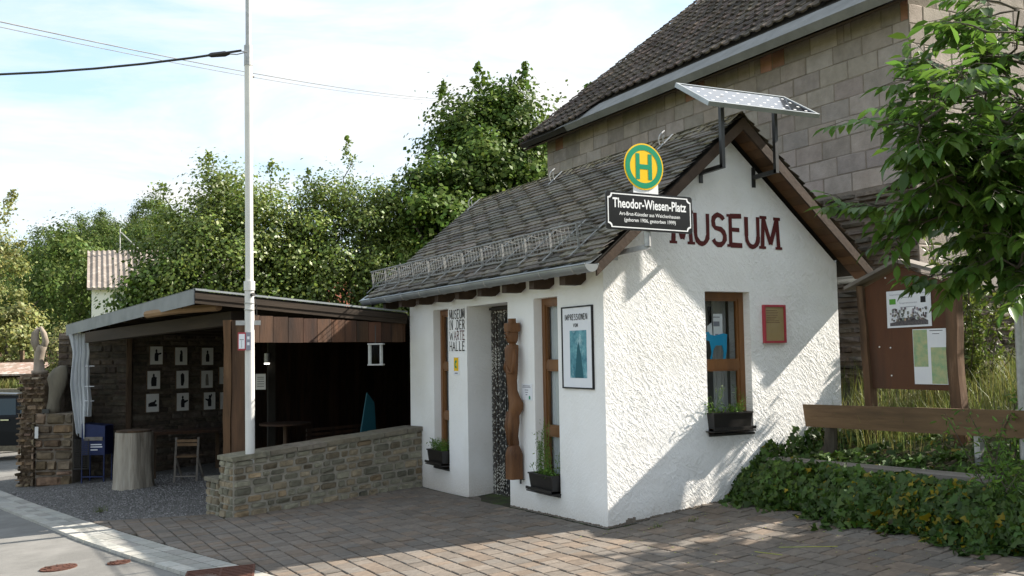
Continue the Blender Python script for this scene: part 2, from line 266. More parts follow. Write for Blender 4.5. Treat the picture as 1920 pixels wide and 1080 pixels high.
GL = {'M': [[(.05, 0), (.12, 1)], [(.12, 1), (.5, .12)], [(.5, .12), (.88, 1)], [(.88, 1), (.95, 0)]],
 'U': [[(.1, 1), (.1, .35)]+arc(.5, .33, .4, .33, 180, 360)+[(.9, .35), (.9, 1)]],
 'S': [arc(.5, .74, .36, .24, 20, 230, 9)+arc(.5, .26, .4, .26, 70, -160, 9)],
 'E': [[(.15, 0), (.15, 1)], [(.15, .98), (.9, .98)], [(.15, .52), (.75, .52)], [(.15, .02), (.92, .02)]],
 'I': [[(.5, 0), (.5, 1)]], 'N': [[(.12, 0), (.12, 1)], [(.12, 1), (.88, 0)], [(.88, 0), (.88, 1)]],
 'D': [[(.15, 0), (.15, 1)], [(.15, 1), (.4, 1)]+arc(.4, .5, .5, .5, 90, -90, 9)+[(.15, 0)]],
 'R': [[(.15, 0), (.15, 1)], [(.15, .98), (.5, .98)]+arc(.5, .74, .35, .24, 90, -90, 7)+[(.15, .5)], [(.45, .5), (.92, 0)]],
 'W': [[(.03, 1), (.27, 0)], [(.27, 0), (.5, .8)], [(.5, .8), (.73, 0)], [(.73, 0), (.97, 1)]],
 'A': [[(.05, 0), (.5, 1)], [(.5, 1), (.95, 0)], [(.22, .36), (.78, .36)]],
 'T': [[(.5, 0), (.5, 1)], [(.05, .98), (.95, .98)]], 'H': [[(.12, 0), (.12, 1)], [(.88, 0), (.88, 1)], [(.12, .5), (.88, .5)]],
 'L': [[(.18, 0), (.18, 1)], [(.18, .02), (.9, .02)]], 'P': [[(.15, 0), (.15, 1)], [(.15, .98), (.5, .98)]+arc(.5, .74, .35, .24, 90, -90, 7)+[(.15, .5)]],
 'O': [arc(.5, .5, .4, .5, 0, 360, 15)], 'V': [[(.08, 1), (.5, 0)], [(.5, 0), (.92, 1)]]}
def strokes(mb, word, O, X, Y, Nn, w_, h_, th, gap=.15, serif=True, wob=.02):
    O, X, Y, Nn = map(V3, (O, X, Y, Nn)); wid = [(.35 if ch == 'I' else .45 if ch == ' ' else 1.25 if ch in 'MW' else 1) for ch in word]; tot = sum(wid)+gap*(len(word)-1); k = w_/tot; x = 0; lay = 0
    for ch, ww in zip(word, wid):
        if ch in GL:
            for st in GL[ch]:
                pts = [np.array([x+p[0]*ww*k, p[1]*h_*(1+rnd.uniform(-wob, wob))]) for p in st]; n = len(pts); a = []; b = []; lay += 1; lf = Nn*(.00025*lay+.001)
                for i, p in enumerate(pts):
                    d = pts[min(i+1, n-1)]-pts[max(i-1, 0)]; d = d/(np.linalg.norm(d)+1e-9); q = np.array([-d[1], d[0]])*th/2*rnd.uniform(.85, 1.15)
                    a.append(O+X*(p+q)[0]+Y*(p+q)[1]+lf); b.append(O+X*(p-q)[0]+Y*(p-q)[1]+lf)
                mb.add(a+b, [(i, n+i, n+i+1, i+1) for i in range(n-1)])
                if serif and n == 2:
                    for p in pts:
                        if abs(p[1]) < .06*h_ or abs(p[1]-h_) < .06*h_:
                            if abs(pts[0][1]-pts[1][1]) > .5*h_ and ch not in 'AVW' or ch in 'A' and p[1] < .1*h_:
                                lay += 1; c = O+X*p[0]+Y*p[1]+Nn*(.00025*lay+.001); mb.add([c-X*th*.95-Y*th*.28, c+X*th*.95-Y*th*.28, c+X*th*.95+Y*th*.28, c-X*th*.95+Y*th*.28], [(0, 1, 2, 3)])
        x += (ww+gap)*k
# stones: individually bulged faces on a wall plane
def stone(mb, P, s0, s1, t0, t1, depth, col, n=4, rough=.25, rnd_corner=.0, ins=.10):
    vs = []; ws = (s1-s0); ht = (t1-t0)
    for j in range(n):
        for i in range(n):
            fx, fy = i/(n-1), j/(n-1); edge = i in (0, n-1) or j in (0, n-1); corner = i in (0, n-1) and j in (0, n-1)
            gx = fx if i in (0, n-1) else lerp(ins, 1-ins, (i-1)/(n-3)); gy = fy if j in (0, n-1) else lerp(ins*1.4, 1-ins*1.4, (j-1)/(n-3))
            if edge: gx += rnd.uniform(-.03, .03)*rough*4*(.07/max(ws, .07)); gy += rnd.uniform(-.03, .03)*rough*4
            if corner: gx = lerp(gx, .5, rnd_corner*.15); gy = lerp(gy, .5, rnd_corner*.3)
            d = -.004 if edge else depth*(1+rnd.uniform(-rough, rough))
            vs.append(P(s0+gx*ws, t0+gy*ht, d))
    fs = [(j*n+i, j*n+i+1, (j+1)*n+i+1, (j+1)*n+i) for j in range(n-1) for i in range(n-1)]
    mb.add(vs, fs, col)
def masonry(mb, P, W, H, rows, wmin, wmax, gap, depth, colf, rough=.25, rc=.6, phase=None, ends=True, skip=None, gapv=None):
    t = 0; k = 0; tot = sum(rows)
    for r in rows:
        hh = r/tot*H; s = 0 if phase is None else -(k % 2)*phase
        while s < W-.01:
            ww = rnd.uniform(wmin, wmax); e = min(s+ww, W)
            if W-e < wmin*.5: e = W
            a = max(s, 0)
            if e-a > .03 and not (skip and skip((a+e)/2, t+hh/2)): stone(mb, P, a+gap/2, e-gap/2, t+(gapv or gap)/2, t+hh-(gapv or gap)/2, depth, colf(), rough=rough, rnd_corner=rc)
            s = e
        t += hh; k += 1
# leaves as small folded blades (vectorised)
def leafset(C, size, up=.35, nrm=None, shape='quad', col=None, aspect=.6):
    n = len(C); d = rs.normal(size=(n, 3)); d /= np.linalg.norm(d, axis=1)[:, None]
    q = rs.normal(size=(n, 3)) if nrm is None else nrm+rs.normal(size=(n, 3))*.55
    q[:, 2] += up if nrm is None else 0; d -= q*((d*q).sum(1)/(q*q).sum(1))[:, None]; d /= np.linalg.norm(d, axis=1)[:, None]+1e-9
    q /= np.linalg.norm(q, axis=1)[:, None]; e = np.cross(d, q); s = (size*rs.uniform(.65, 1.3, n))[:, None]; w_ = s*aspect
    if shape == 'quad':
        P = [C-d*s*.5, C+e*w_*.5+q*s*.08, C+d*s*.5, C-e*w_*.5+q*s*.08]; F = [(0, 1, 2, 3)]
    elif shape == 'ivy':
        P = [C-d*s*.35, C-d*s*.45+e*w_*.55, C+e*w_*.62+d*s*.0, C+d*s*.12+e*w_*.28+q*s*.05, C+d*s*.62-q*s*.1, C+d*s*.12-e*w_*.28+q*s*.05, C-e*w_*.62, C-d*s*.45-e*w_*.55]; F = [(0, 1, 2, 3), (0, 3, 4, 5), (0, 5, 6, 7)]
    else:   # long folded blade with drooping tip
        P = [C, C+d*s*.3+e*w_*.45+q*s*.05, C+d*s*.68+e*w_*.40-q*s*.0, C+d*s*1.05-q*s*.16, C+d*s*.68-e*w_*.40, C+d*s*.3-e*w_*.45+q*s*.05, C+d*s*.5-q*s*.07]; F = [(0, 1, 2, 6), (6, 2, 3, 3), (0, 6, 4, 5), (6, 3, 4, 4)]
        F = [(0, 1, 6), (1, 2, 6), (2, 3, 6), (3, 4, 6), (4, 5, 6), (5, 0, 6)]
    k = len(P); v = np.stack(P, 1).reshape(-1, 3); base = (np.arange(n)*k)[:, None]
    f = np.concatenate([base+np.array(ff)[None] for ff in F]) ; c = np.repeat(col, k, axis=0)
    return v, f, c
def leafcol(n, lo=.6, hi=1.35, yel=.0, base=None):
    k = rs.uniform(lo, hi, n) if base is None else base*rs.uniform(.8, 1.2, n); c = np.stack([k*rs.uniform(.85, 1.2, n), k, k*rs.uniform(.7, 1.1, n)], 1)
    if yel:
        m = rs.rand(n) < yel; c[m] = np.array([3.4, 1.9, .6])*rs.uniform(.6, 1.2, (m.sum(), 1))
    return c
def g(u, v):
    a = .05*max(u, -12) if u < 0 else .10*min(u, 4); return a-.025*min(max(v, -9), 24)
def bank(u, v):   # planted bank beside the gable
    e = pl(v, [-6, -3.4, -2, .1, .6], [1.0, 1.15, 1.25, 1.5, 1.5]); d = u-e
    z = g(u, v)+pl(d, [-.3, 0, .12, .35, .9, 1.6, 2.6, 3.6, 6], [-.25, -.03, .14, .22, .25, .40, .62, .85, 1.0]); return z
cI = lambda v: pl(v, [-12, .4, 1.07, 2.5, 4.13, 5.09, 5.68, 8.15, 11.08, 14, 30], [-.5, -3.05, -3.18, -3.5, -3.82, -4.0, -4.12, -4.55, -5.01, -5.4, -7.0])
cO = lambda v: pl(v, [-12, .4, 1.05, 2.22, 4.03, 5.51, 8.29, 11, 14, 30], [-.95, -3.5, -3.63, -3.9, -4.28, -4.53, -5.02, -5.5, -5.9, -7.5])
# ================================================================== GROUND
def gridsheet(name, fu, us, vs_, zf, m):
    v = []; f = []; nu = len(us)
    for vv in vs_:
        for s in us:
            u = fu(s, vv); v.append((u, vv, zf(u, vv)))
    for j in range(len(vs_)-1):
        for i in range(nu-1): f.append((j*nu+i, j*nu+i+1, (j+1)*nu+i+1, (j+1)*nu+i))
    return struct(mkobj(name, v, f, None, m, smooth=True, loc=(0, 0, 0)))
def gfar(u, v):
    d = math.hypot(u, v); hill = 0
    if v > 42: hill = pl(v, [42, 60, 90, 130, 180, 300, 900], [0, 1.5, 5, 10.5, 16, 20, 25])*pl(u, [-80, -20, -5, 5, 20, 200], [.55, .72, .8, 1.0, 1.25, 1.3])
    return g(u, v)+hill
ax = np.concatenate([-np.geomspace(900, 8, 26), np.linspace(-7, 7, 15), np.geomspace(8, 900, 26)])
gridsheet('ground', lambda s, v: s, ax, np.concatenate([-np.geomspace(900, 9, 20), np.linspace(-8, 24, 33), np.geomspace(25, 900, 30)]), lambda u, v: gfar(u, v)-.09, 'field')
gridsheet('street', lambda s, v: lerp(-11 if v < 20 else -9, cO(v)+.05, s), np.linspace(0, 1, 14), np.linspace(-14, 26, 60), lambda u, v: g(u, v)-.012, 'asphalt')
gridsheet('side_street', lambda s, v: lerp(-9, -1.5, s), np.linspace(0, 1, 10), np.linspace(13.2, 23.5, 20), lambda u, v: g(u, v)-.03, 'asphalt')
gridsheet('paving_bed', lambda s, v: lerp(cI(v), 3.2, s), np.linspace(0, 1, 14), np.linspace(-9, 5.3, 45), lambda u, v: g(u, v)-.010, 'joint')
gridsheet('gravel', lambda s, v: lerp(cI(v), 3.0, s), np.linspace(0, 1, 16), np.linspace(4.3, 14, 40), lambda u, v: g(u, v)-.004+.012*math.sin(u*7+v*3)*math.sin(v*5), 'gravel')
# kerb strip of pale stones, three rows
mb = MB(); vv = -9.0
while vv < 14:
    ln = rnd.uniform(.28, .32); 
    for a, b in ((0, .295), (.31, .645), (.66, .985)):
        q = []
        for vq in (vv+.005, vv+ln-.005):
            u0, u1 = lerp(cO(vq), cI(vq), a), lerp(cO(vq), cI(vq), b); q.append(((u0, vq), (u1, vq)))
        P4 = [q[0][0], q[0][1], q[1][1], q[1][0]]; c = tv(.75, 1.1, .02) if a else tv(.95, 1.2, .02)
        zt = .012 if a else .02
        vs = [(x, y, g(x, y)-.03) for x, y in P4]+[(lerp(x, (P4[0][0]+P4[2][0])/2, .02), lerp(y, vv+ln/2, .02), g(x, y)+zt) for x, y in P4]
        mb.add(vs, [(4, 5, 6, 7), (0, 1, 5, 4), (1, 2, 6, 5), (2, 3, 7, 6), (3, 0, 4, 7)], c)
    vv += ln
struct(mb.build('kerb_strip', 'curb', loc=(0, 0, 0)))
# small grey setts behind the strip at the far left handled by gravel edge; block pavers
pgl = lambda u: 4.50+(u+2.66)*(-.6)
def in_pave(u, v):
    if u < cI(v)-.05: return False
    if u > 0 and v > -.04 and u < 3.06: return False
    if u > 3.1: return False
    if v > 0 and u > -.04: return not (v < 1.97 or v > 3.1 or u > .6) and u < .5
    if u < -2.66: return v < pgl(u)-.05
    return v < 3.98+.21*(u+2.62)+.12
mb = MB(); cw = .165; u = -4.2; 
while u < 3.1:
    v = -7.0+rnd.uniform(0, .1)
    while v < 5.2:
        ln = rnd.choice([.11, .165, .165, .22]); cu_, cv_ = u+cw/2, v+ln/2
        if in_pave(cu_, cv_):
            k = rnd.uniform(.85, 1.18); w_ = rnd.choice([0, 0, 1, 2]); c = (k*(1.08 if w_ == 1 else .96 if w_ == 2 else 1), k, k*(.93 if w_ == 1 else 1.04 if w_ == 2 else 1)); jz = rnd.uniform(-.004, .004); e = .006; b = .011
            def cl(p):
                x, y = p; x = max(x, cI(y)+.006)
                return (x, min(y, pgl(x)-.105) if x < -2.60 else y)
            o4 = [cl(p) for p in ((u+e, v+e), (u+cw-e, v+e), (u+cw-e, v+ln-e), (u+e, v+ln-e))]; i4 = [cl(p) for p in ((u+b, v+b), (u+cw-b, v+b), (u+cw-b, v+ln-b), (u+b, v+ln-b))]
            tl = [rnd.uniform(-.0015, .0015) for _ in range(4)]
            mb.add([(x, y, g(x, y)-.012) for x, y in o4]+[(x, y, g(x, y)+.008+jz) for x, y in o4]+[(x, y, g(x, y)+.013+jz+tl[n_]) for n_, (x, y) in enumerate(i4)],
                   [(8, 9, 10, 11)]+[(a+i, a+(i+1) % 4, a+4+(i+1) % 4, a+4+i) for a in (0, 4) for i in range(4)], c)
        v += ln
    u += cw
u = cI(5.2)
while u < -2.70:   # border row towards the gravel
    q = [(u+.004, pgl(u)-.10), (u+.20, pgl(u+.2)-.10), (u+.20, pgl(u+.2)), (u+.004, pgl(u))]; mb.add([(x, y, g(x, y)-.02) for x, y in q]+[(x, y, g(x, y)+.015) for x, y in q], [(4, 5, 6, 7)]+[(i, (i+1) % 4, 4+(i+1) % 4, 4+i) for i in range(4)], tv(.8, 1.1, .03)); u += .205
struct(mb.build('paving', 'paver', loc=(0, 0, 0)))
# loose gravel stones
n = 9000; U_ = rs.uniform(-4.9, -1.9, n); V_ = rs.uniform(4.3, 10.5, n)
mb = MB()
for a, b in zip(U_, V_):
    if a < cI(b)-.1+abs(rnd.gauss(0, .05)) or b < 4.5+(a+2.66)*(-.6)-.04+abs(rnd.gauss(0, .05)): continue
    s = rnd.uniform(.008, .02); h = g(a, b); th = rnd.uniform(0, 3); c, d = math.cos(th)*s, math.sin(th)*s; k = rnd.uniform(.5, 1.7)
    mb.add([(a+c, b+d, h), (a-d*.7, b+c*.7, h+.002), (a-c, b-d, h), (a+d*.7, b-c*.7, h), (a+rnd.uniform(-.3, .3)*s, b, h+s*.75)], [(0, 1, 4), (1, 2, 4), (2, 3, 4), (3, 0, 4)], (k, k*.99, k*1.02))
tag(mb.build('loose_gravel', 'pebble', loc=(-3.2, 7, -.3)), 'small grey angular gravel stones scattered under and before the wooden shelter', 'gravel', kind='stuff')
# manhole covers + drain grate
def disc(mb, c, r, z0, z1, n=28, col=(1, 1, 1)):
    vs = []
    for z in (z0, z1):
        for k in range(n): a = 2*math.pi*k/n; x, y = c[0]+r*math.cos(a), c[1]+r*math.sin(a); vs.append((x, y, g(x, y)+z))
    mb.add(vs, [tuple(range(n, 2*n))]+[(i, (i+1) % n, n+(i+1) % n, n+i) for i in range(n)], col)
for c, r, lb in (((-4.56, 2.47), .165, 'round rusty manhole cover in the asphalt at the bottom left corner'), ((-4.05, 2.26), .105, 'small oval rusty valve cover in the asphalt, nearer the kerb strip')):
    t = thing('manhole_cover', (c[0], c[1], g(*c)), lb, 'manhole cover')
    mb = MB(); disc(mb, c, r, -.02, -.004); mb.build('lid', 'rust', t)
    mb = MB()
    for k in range(40):
        a = 2*math.pi*k/40; a2 = 2*math.pi*(k+1)/40
        for r0, r1 in ((.9, .97), (.62, .70), (.30, .38)):
            mb.add([(c[0]+r*q_*math.cos(b_), c[1]+r*q_*math.sin(b_), g(c[0]+r*q_*math.cos(b_), c[1]+r*q_*math.sin(b_))+.0015) for q_, b_ in ((r0, a), (r1, a), (r1, a2), (r0, a2))], [(0, 1, 2, 3)])
        if k % 5 == 0: mb.obox((c[0]+r*.38*math.cos(a), c[1]+r*.38*math.sin(a), g(*c)-.004), (r*.55*math.cos(a), r*.55*math.sin(a), r*.55*math.cos(a)*.05-r*.55*math.sin(a)*.025), (-.008*math.sin(a), .008*math.cos(a), 0), (0, 0, .006))
    mb.build('raised_pattern', 'rust', t)
t = thing('drain_grate', (-3.35, .8, g(-3.35, .8)), 'rusty slotted iron drain grate set across the pale kerb strip', 'drain grate')
A_ = V3((.55, -.16, .03)); B_ = V3((-.16, -.62, 0)); O_ = V3((-3.62, 1.10, g(-3.62, 1.10)+.016))
mb = MB(); mb.obox(O_-V3((0, 0, .02)), A_, B_, (0, 0, .012)); mb.build('grate_pit', 'dark', t)
mb = MB()
for k in range(11): mb.obox(O_+B_*(k/10.5)+V3((0, 0, -.004)), A_, B_*.048, (0, 0, .016))
for k in (0, .49, .97): mb.obox(O_+A_*k+V3((0, 0, -.003)), A_*.03, B_, (0, 0, .014))
mb.build('grate_bars', 'rust', t)
# ================================================================== MUSEUM BUILDING
LV, WU = 4.95, 3.05; RZ, EZ, EU = 4.03, 2.50, -.27; SL = (RZ-EZ)/(1.54-EU); CU = 1.54
mus = thing('museum_building', (0, 0, 0), 'small white plastered building with steep slate roof and red painted lettering on its gable', 'building')
def wallpanel(mb, P, cuts_s, cuts_t, holes, thick, top=None):
    for i in range(len(cuts_s)-1):
        for j in range(len(cuts_t)-1):
            s0, s1, t0, t1 = cuts_s[i], cuts_s[i+1], cuts_t[j], cuts_t[j+1]; cs, ct = (s0+s1)/2, (t0+t1)/2
            if any(h[0] < cs < h[1] and h[2] < ct < h[3] for h in holes): continue
            for d in (0, thick):
                q = [P(s0, t0, d), P(s1, t0, d), P(s1, t1, d), P(s0, t1, d)]; mb.add(q, [(0, 1, 2, 3) if d == 0 else (3, 2, 1, 0)])
    for h in holes:
        a, b, c, d_ = h
        for (p, q) in (((a, c), (b, c)), ((b, c), (b, d_)), ((b, d_), (a, d_)), ((a, d_), (a, c))):
            mb.add([P(*p, 0), P(*q, 0), P(*q, thick), P(*p, thick)], [(3, 2, 1, 0)])
TH = .34
WL = (3.64, 4.12, .20, 2.235); WD = (1.985, 3.075, -.30, 2.235); WR = (.87, 1.377, .20, 2.235); WG = (1.217, 1.80, .81, 2.25)
mb = MB(); PF = lambda s, t, d: (d, s, t)
hs = [WL, WD, WR]; cs = sorted({0, LV, *[x for h in hs for x in h[:2]]}); ct = sorted({-.30, 2.62, *[x for h in hs for x in h[2:]]})
wallpanel(mb, PF, cs, ct, hs, TH)
mb.add([(0, LV, -.3), (WU, LV, -.3), (WU, LV, 2.62), (CU, LV, 3.86), (0, LV, 2.62)], [(0, 1, 2, 3, 4)]); mb.add([(WU, 0, -.3), (WU, LV, -.3), (WU, LV, 2.62), (WU, 0, 2.62)], [(0, 1, 2, 3)])
mb.build('wall', 'stuccoA', mus)
mb = MB(); PG = lambda s, t, d: (s, d+(-.0 if t > -5 else 0), t)
cs = [0, WG[0], WG[1], WU]; ct = [-.30, WG[2], WG[3], 2.56]
wallpanel(mb, lambda s, t, d: (s, d, t), cs, ct, [WG], TH)
for d in (0, TH): mb.add([(0, d, 2.56), (WU, d, 2.56), (WU, d, 2.58), (CU, d, 3.87), (0, d, 2.58)], [(0, 1, 2, 3, 4)])
gw = mb.build('gable_wall', 'stuccoB', mus); tag(gw, 'rough trowelled white gable wall with red lettering')
mb = MB(); mb.box((TH+.01, TH+.01, -.06), (WU-.01, LV-.02, -.03)); mb.build('interior_floor', 'dark', mus)
mb = MB(); mb.add([(TH+.002, TH, 2.45), (WU-.02, TH, 2.45), (WU-.02, LV-.02, 2.45), (TH+.002, LV-.02, 2.45)], [(0, 1, 2, 3)]); mb.add([(WU-.02, TH, 0), (WU-.02, LV, 0), (WU-.02, LV, 2.45), (WU-.02, TH, 2.45)], [(0, 1, 2, 3)]); mb.add([(TH, LV-.02, 0), (WU, LV-.02, 0), (WU, LV-.02, 2.45), (TH, LV-.02, 2.45)], [(0, 1, 2, 3)])
mb.build('interior_lining', 'inner', mus)
# ragged chipped plaster foot + dirt line
mb = MB()
for s in np.arange(0, 1.9, .02): h = .012+.012*rnd.random()+(.03 if .18 < s < .3 else 0); mb.obox((s, -.012-.01*rnd.random(), g(s, 0)), (.02, 0, 0), (0, .02, 0), (0, 0, h))
for s in np.arange(0, 1.98, .02): mb.obox((-.006-.005*rnd.random(), s, g(0, s)), (.01, 0, 0), (0, .02, 0), (0, 0, .008+.012*rnd.random()))
mb.build('chipped_wall_foot', 'mortar', mus)
# roof: structure boards then slates
V0, V1 = -.27, 5.86
mb = MB()
nR = V3((-SL, 0, 1))/math.hypot(SL, 1)
for sgn in (-1, 1):
    e = (CU+sgn*(CU-EU), EZ-.035); a = (CU, RZ-.035)
    mb.add([(e[0], V0, e[1]), (a[0], V0, a[1]), (a[0], V1, a[1]), (e[0], V1, e[1]), (e[0], V0, e[1]-.03), (a[0], V0, a[1]-.03), (a[0], V1, a[1]-.03), (e[0], V1, e[1]-.03)], [(0, 1, 2, 3), (7, 6, 5, 4), (0, 4, 5, 1), (2, 6, 7, 3), (0, 3, 7, 4)])
rf = mb.build('roof_deck', 'dark', mus)
mb = MB(); mb2 = MB()
SLEN = math.hypot(CU-EU, RZ-EZ); ds = V3((CU-EU, 0, RZ-EZ))/SLEN
def slate_side(sgn):
    row = 0; y = -.03; ex = .085
    while y < SLEN+.02:
        off = (row*.150) % .45; v = V0-.45+off
        while v < V1:
            wd = .45; a0, a1 = max(v+rnd.uniform(.0, .012), V0-.02), min(v+wd-rnd.uniform(.018, .03), V1+.02)
            if a1-a0 > .04:
                def P(s, t, h):
                    u = EU+ds[0]*t+nR[0]*h; z = EZ+ds[2]*t+nR[2]*h
                    return (u if sgn < 0 else 2*CU-u, s, z)
                t0 = y+rnd.uniform(-.012, .012); t1 = min(y+.15, SLEN+.01); j = rnd.uniform(-.012, .012); hj = rnd.uniform(0, .010)
                h0, h1 = .030+hj, .004
                q = [P(a0, t0+.02+j, h0-.006), P(a1, t0-.012+j, h0+.010), P(a1, t1, h1+.010), P(a0, t1, h1-.004), P(a0, t0+.02+j, h0-.022), P(a1, t0-.012+j, h0-.008)]
                qb = [P(a1, t1, h1)]
                c = tv(.5, 1.5, .08)
                mb.add(q+qb, [(0, 1, 2, 3), (0, 4, 5, 1), (1, 5, 6, 2)] if sgn < 0 else [(3, 2, 1, 0), (1, 5, 4, 0), (2, 6, 5, 1)], c)
            v += wd
        y += ex; row += 1
slate_side(-1); slate_side(1)
for k in range(int((V1-V0)/.16)+1):
    v = V0+k*.16; q = tv(.9, 1.6); q = (q[0]*1.1, q[1]*1.05, q[2]*.75); mb.add([(CU-.17, v, RZ-.10), (CU+.01, v, RZ+.045), (CU+.01, v+.175, RZ+.035), (CU-.17, v+.175, RZ-.12)], [(0, 1, 2, 3)], q); mb.add([(CU+.01, v, RZ+.04), (CU+.17, v, RZ-.12), (CU+.17, v+.175, RZ-.13), (CU+.01, v+.175, RZ+.03)], [(0, 1, 2, 3)], q)
mb.build('slate_covering', 'slate', mus)
# barge boards (front and back), soffit boards, rafter ends
for vv, lab in ((V0-.0, 'front'), (V1-.03, 'back')):
    for sgn in (-1, 1):
        mb = MB(); e = (CU+sgn*(CU-EU-.02), EZ-.04); a = (CU, RZ-.03)
        p = [(e[0], vv, e[1]), (a[0], vv, a[1]), (a[0], vv, a[1]-.125), (e[0], vv, e[1]-.11)]; mb.add([(x, y-.022, z) for x, y, z in p]+[(x, y+.004, z) for x, y, z in p], [(0, 1, 2, 3), (7, 6, 5, 4), (0, 4, 5, 1), (1, 5, 6, 2), (2, 6, 7, 3), (3, 7, 4, 0)]); mb.build('barge_board', 'dwood', mus)
mb = MB()   # boards under the front overhang, each its own length along the slope
for sgn in (-1, 1):
    for k in range(20):
        t0, t1 = k/20, (k+1)/20-.003; U0 = lambda t: CU+sgn*(CU-EU-.03)*(1-t); Z0 = lambda t: lerp(EZ-.085, RZ-.085, t); c = tv(.7, 1.2)
        mb.add([(U0(t0), V0+.01, Z0(t0)), (U0(t1), V0+.01, Z0(t1)), (U0(t1), -.004, Z0(t1)), (U0(t0), -.004, Z0(t0)), (U0(t0), V0+.01, Z0(t0)+.012), (U0(t1), V0+.01, Z0(t1)+.012), (U0(t1), -.004, Z0(t1)+.012), (U0(t0), -.004, Z0(t0)+.012)], [(0, 1, 2, 3), (7, 6, 5, 4), (0, 4, 5, 1), (1, 5, 6, 2)], c)
mb.build('soffit_boards', 'soffit', mus)
for k in range(9):
    v = .30+k*.62; mb = MB(); mb.prism([(EU+.03, EZ-.19), (EU+.03, EZ-.10), (.02, EZ+.14), (.02, EZ-.12), (-.06, EZ-.19)], (0, v, 0), (1, 0, 0), (0, 0, 1), (0, 1, 0), .11); mb.build('rafter_end', 'dwood', mus)
mb = MB(); mb.box((-.02, .02, 2.6), (.0, LV, 2.63)); 
# gutters
def gutter(x, ya, yb, sgn, name='gutter'):
    R_ = .072; z = EZ-.045; mb = MB(); n = 10; ys = np.linspace(ya, yb, 12); vs = []
    for rr in (R_, R_-.006):
        for y in ys:
            for k in range(n+1): a = math.pi+math.pi*k/n; vs.append((x+rr*math.cos(a), y, z+rr*math.sin(a)))
    m = len(ys)*(n+1); fs = []
    for o_ in (0, m):
        for j in range(len(ys)-1):
            for k in range(n): i = o_+j*(n+1)+k; fs.append((i, i+1, i+n+2, i+n+1) if o_ == 0 else (i+n+1, i+n+2, i+1, i))
    mb.add(vs, fs)
    for y in (ya, yb): mb.add([(x+R_*math.cos(math.pi+math.pi*k/n), y, z+R_*math.sin(math.pi+math.pi*k/n)) for k in range(n+1)], [tuple(range(n+1))])
    for sx_ in (-1, 1): mb.tube([(x+sx_*R_, ya, z), (x+sx_*R_, yb, z)], .009, 6)
    go = mb.build(name, 'zinc', mus, smooth=False)
    for y in np.arange(ya+.25, yb, .62):
        mb = MB(); mb.tube([(x+(R_+.003)*math.cos(math.pi+math.pi*k/8), y, z+(R_+.003)*math.sin(math.pi+math.pi*k/8)) for k in range(9)], .006, 5); mb.build('gutter_bracket', 'zinc2', go)
gutter(EU-.055, V0-.05, V1+.05, -1); gutter(2*CU-EU+.055, V0-.05, V1, 1)
mb = MB()  # apron flashing over the left gutter edge
for y in np.arange(V0, V1, .5): mb.obox((EU-.04, y, EZ-.035), (.13, 0, .09), (0, .495, 0), (0, 0, .004))
mb.build('eaves_flashing', 'zinc', mus)
# snow guard
sg = MB(); t0_, t1_ = .32, .55
def RP(t, h, v): return (EU+ds[0]*t+nR[0]*h, v, EZ+ds[2]*t+nR[2]*h)
sgo = MB()
for h in (.04, .085, .13, .18, .235): sgo.tube([RP(.20+.6*h, h, .12), RP(.20+.6*h, h, V1+.25)], .0035 if .05 < h < .2 else .010, 6)
for v in np.arange(.14, V1+.25, .075): sgo.tube([RP(.224, .04, v), RP(.341, .235, v)], .003, 4)
mb0 = sgo.build('snow_guard', 'steeld', mus)
for v in np.arange(.18, V1+.2, .53):
    mb = MB(); mb.bar(RP(.19, .035, v), RP(.335, .245, v), .024, .008); mb.bar(RP(.335, .245, v), RP(.50, .05, v), .024, .008); mb.bar(RP(.06, .05, v), RP(.75, .05, v), .028, .006); mb.build('guard_bracket', 'steeld', mb0)
for v in (5.74, 3.23, .82):   # roof ladder hooks near the ridge
    mb = MB()
    pts = [(CU-.18, v, RZ-.14)]+[(CU-.18-.06*math.sin(a), v+.02*math.cos(a), RZ-.05-.075*math.cos(a)) for a in np.linspace(.3, 2.6, 8)]+[(CU-.16, v, RZ+.05)]
    mb.tube(pts, .008, 6); mb.tube([(p[0]+.03, p[1]-.04, p[2]+.01) for p in pts[1:-3]], .007, 6); mb.bar((CU-.26, v, RZ-.17), (CU-.05, v, RZ+.02), .03, .006); mb.build('roof_hook', 'zinc2', mus)
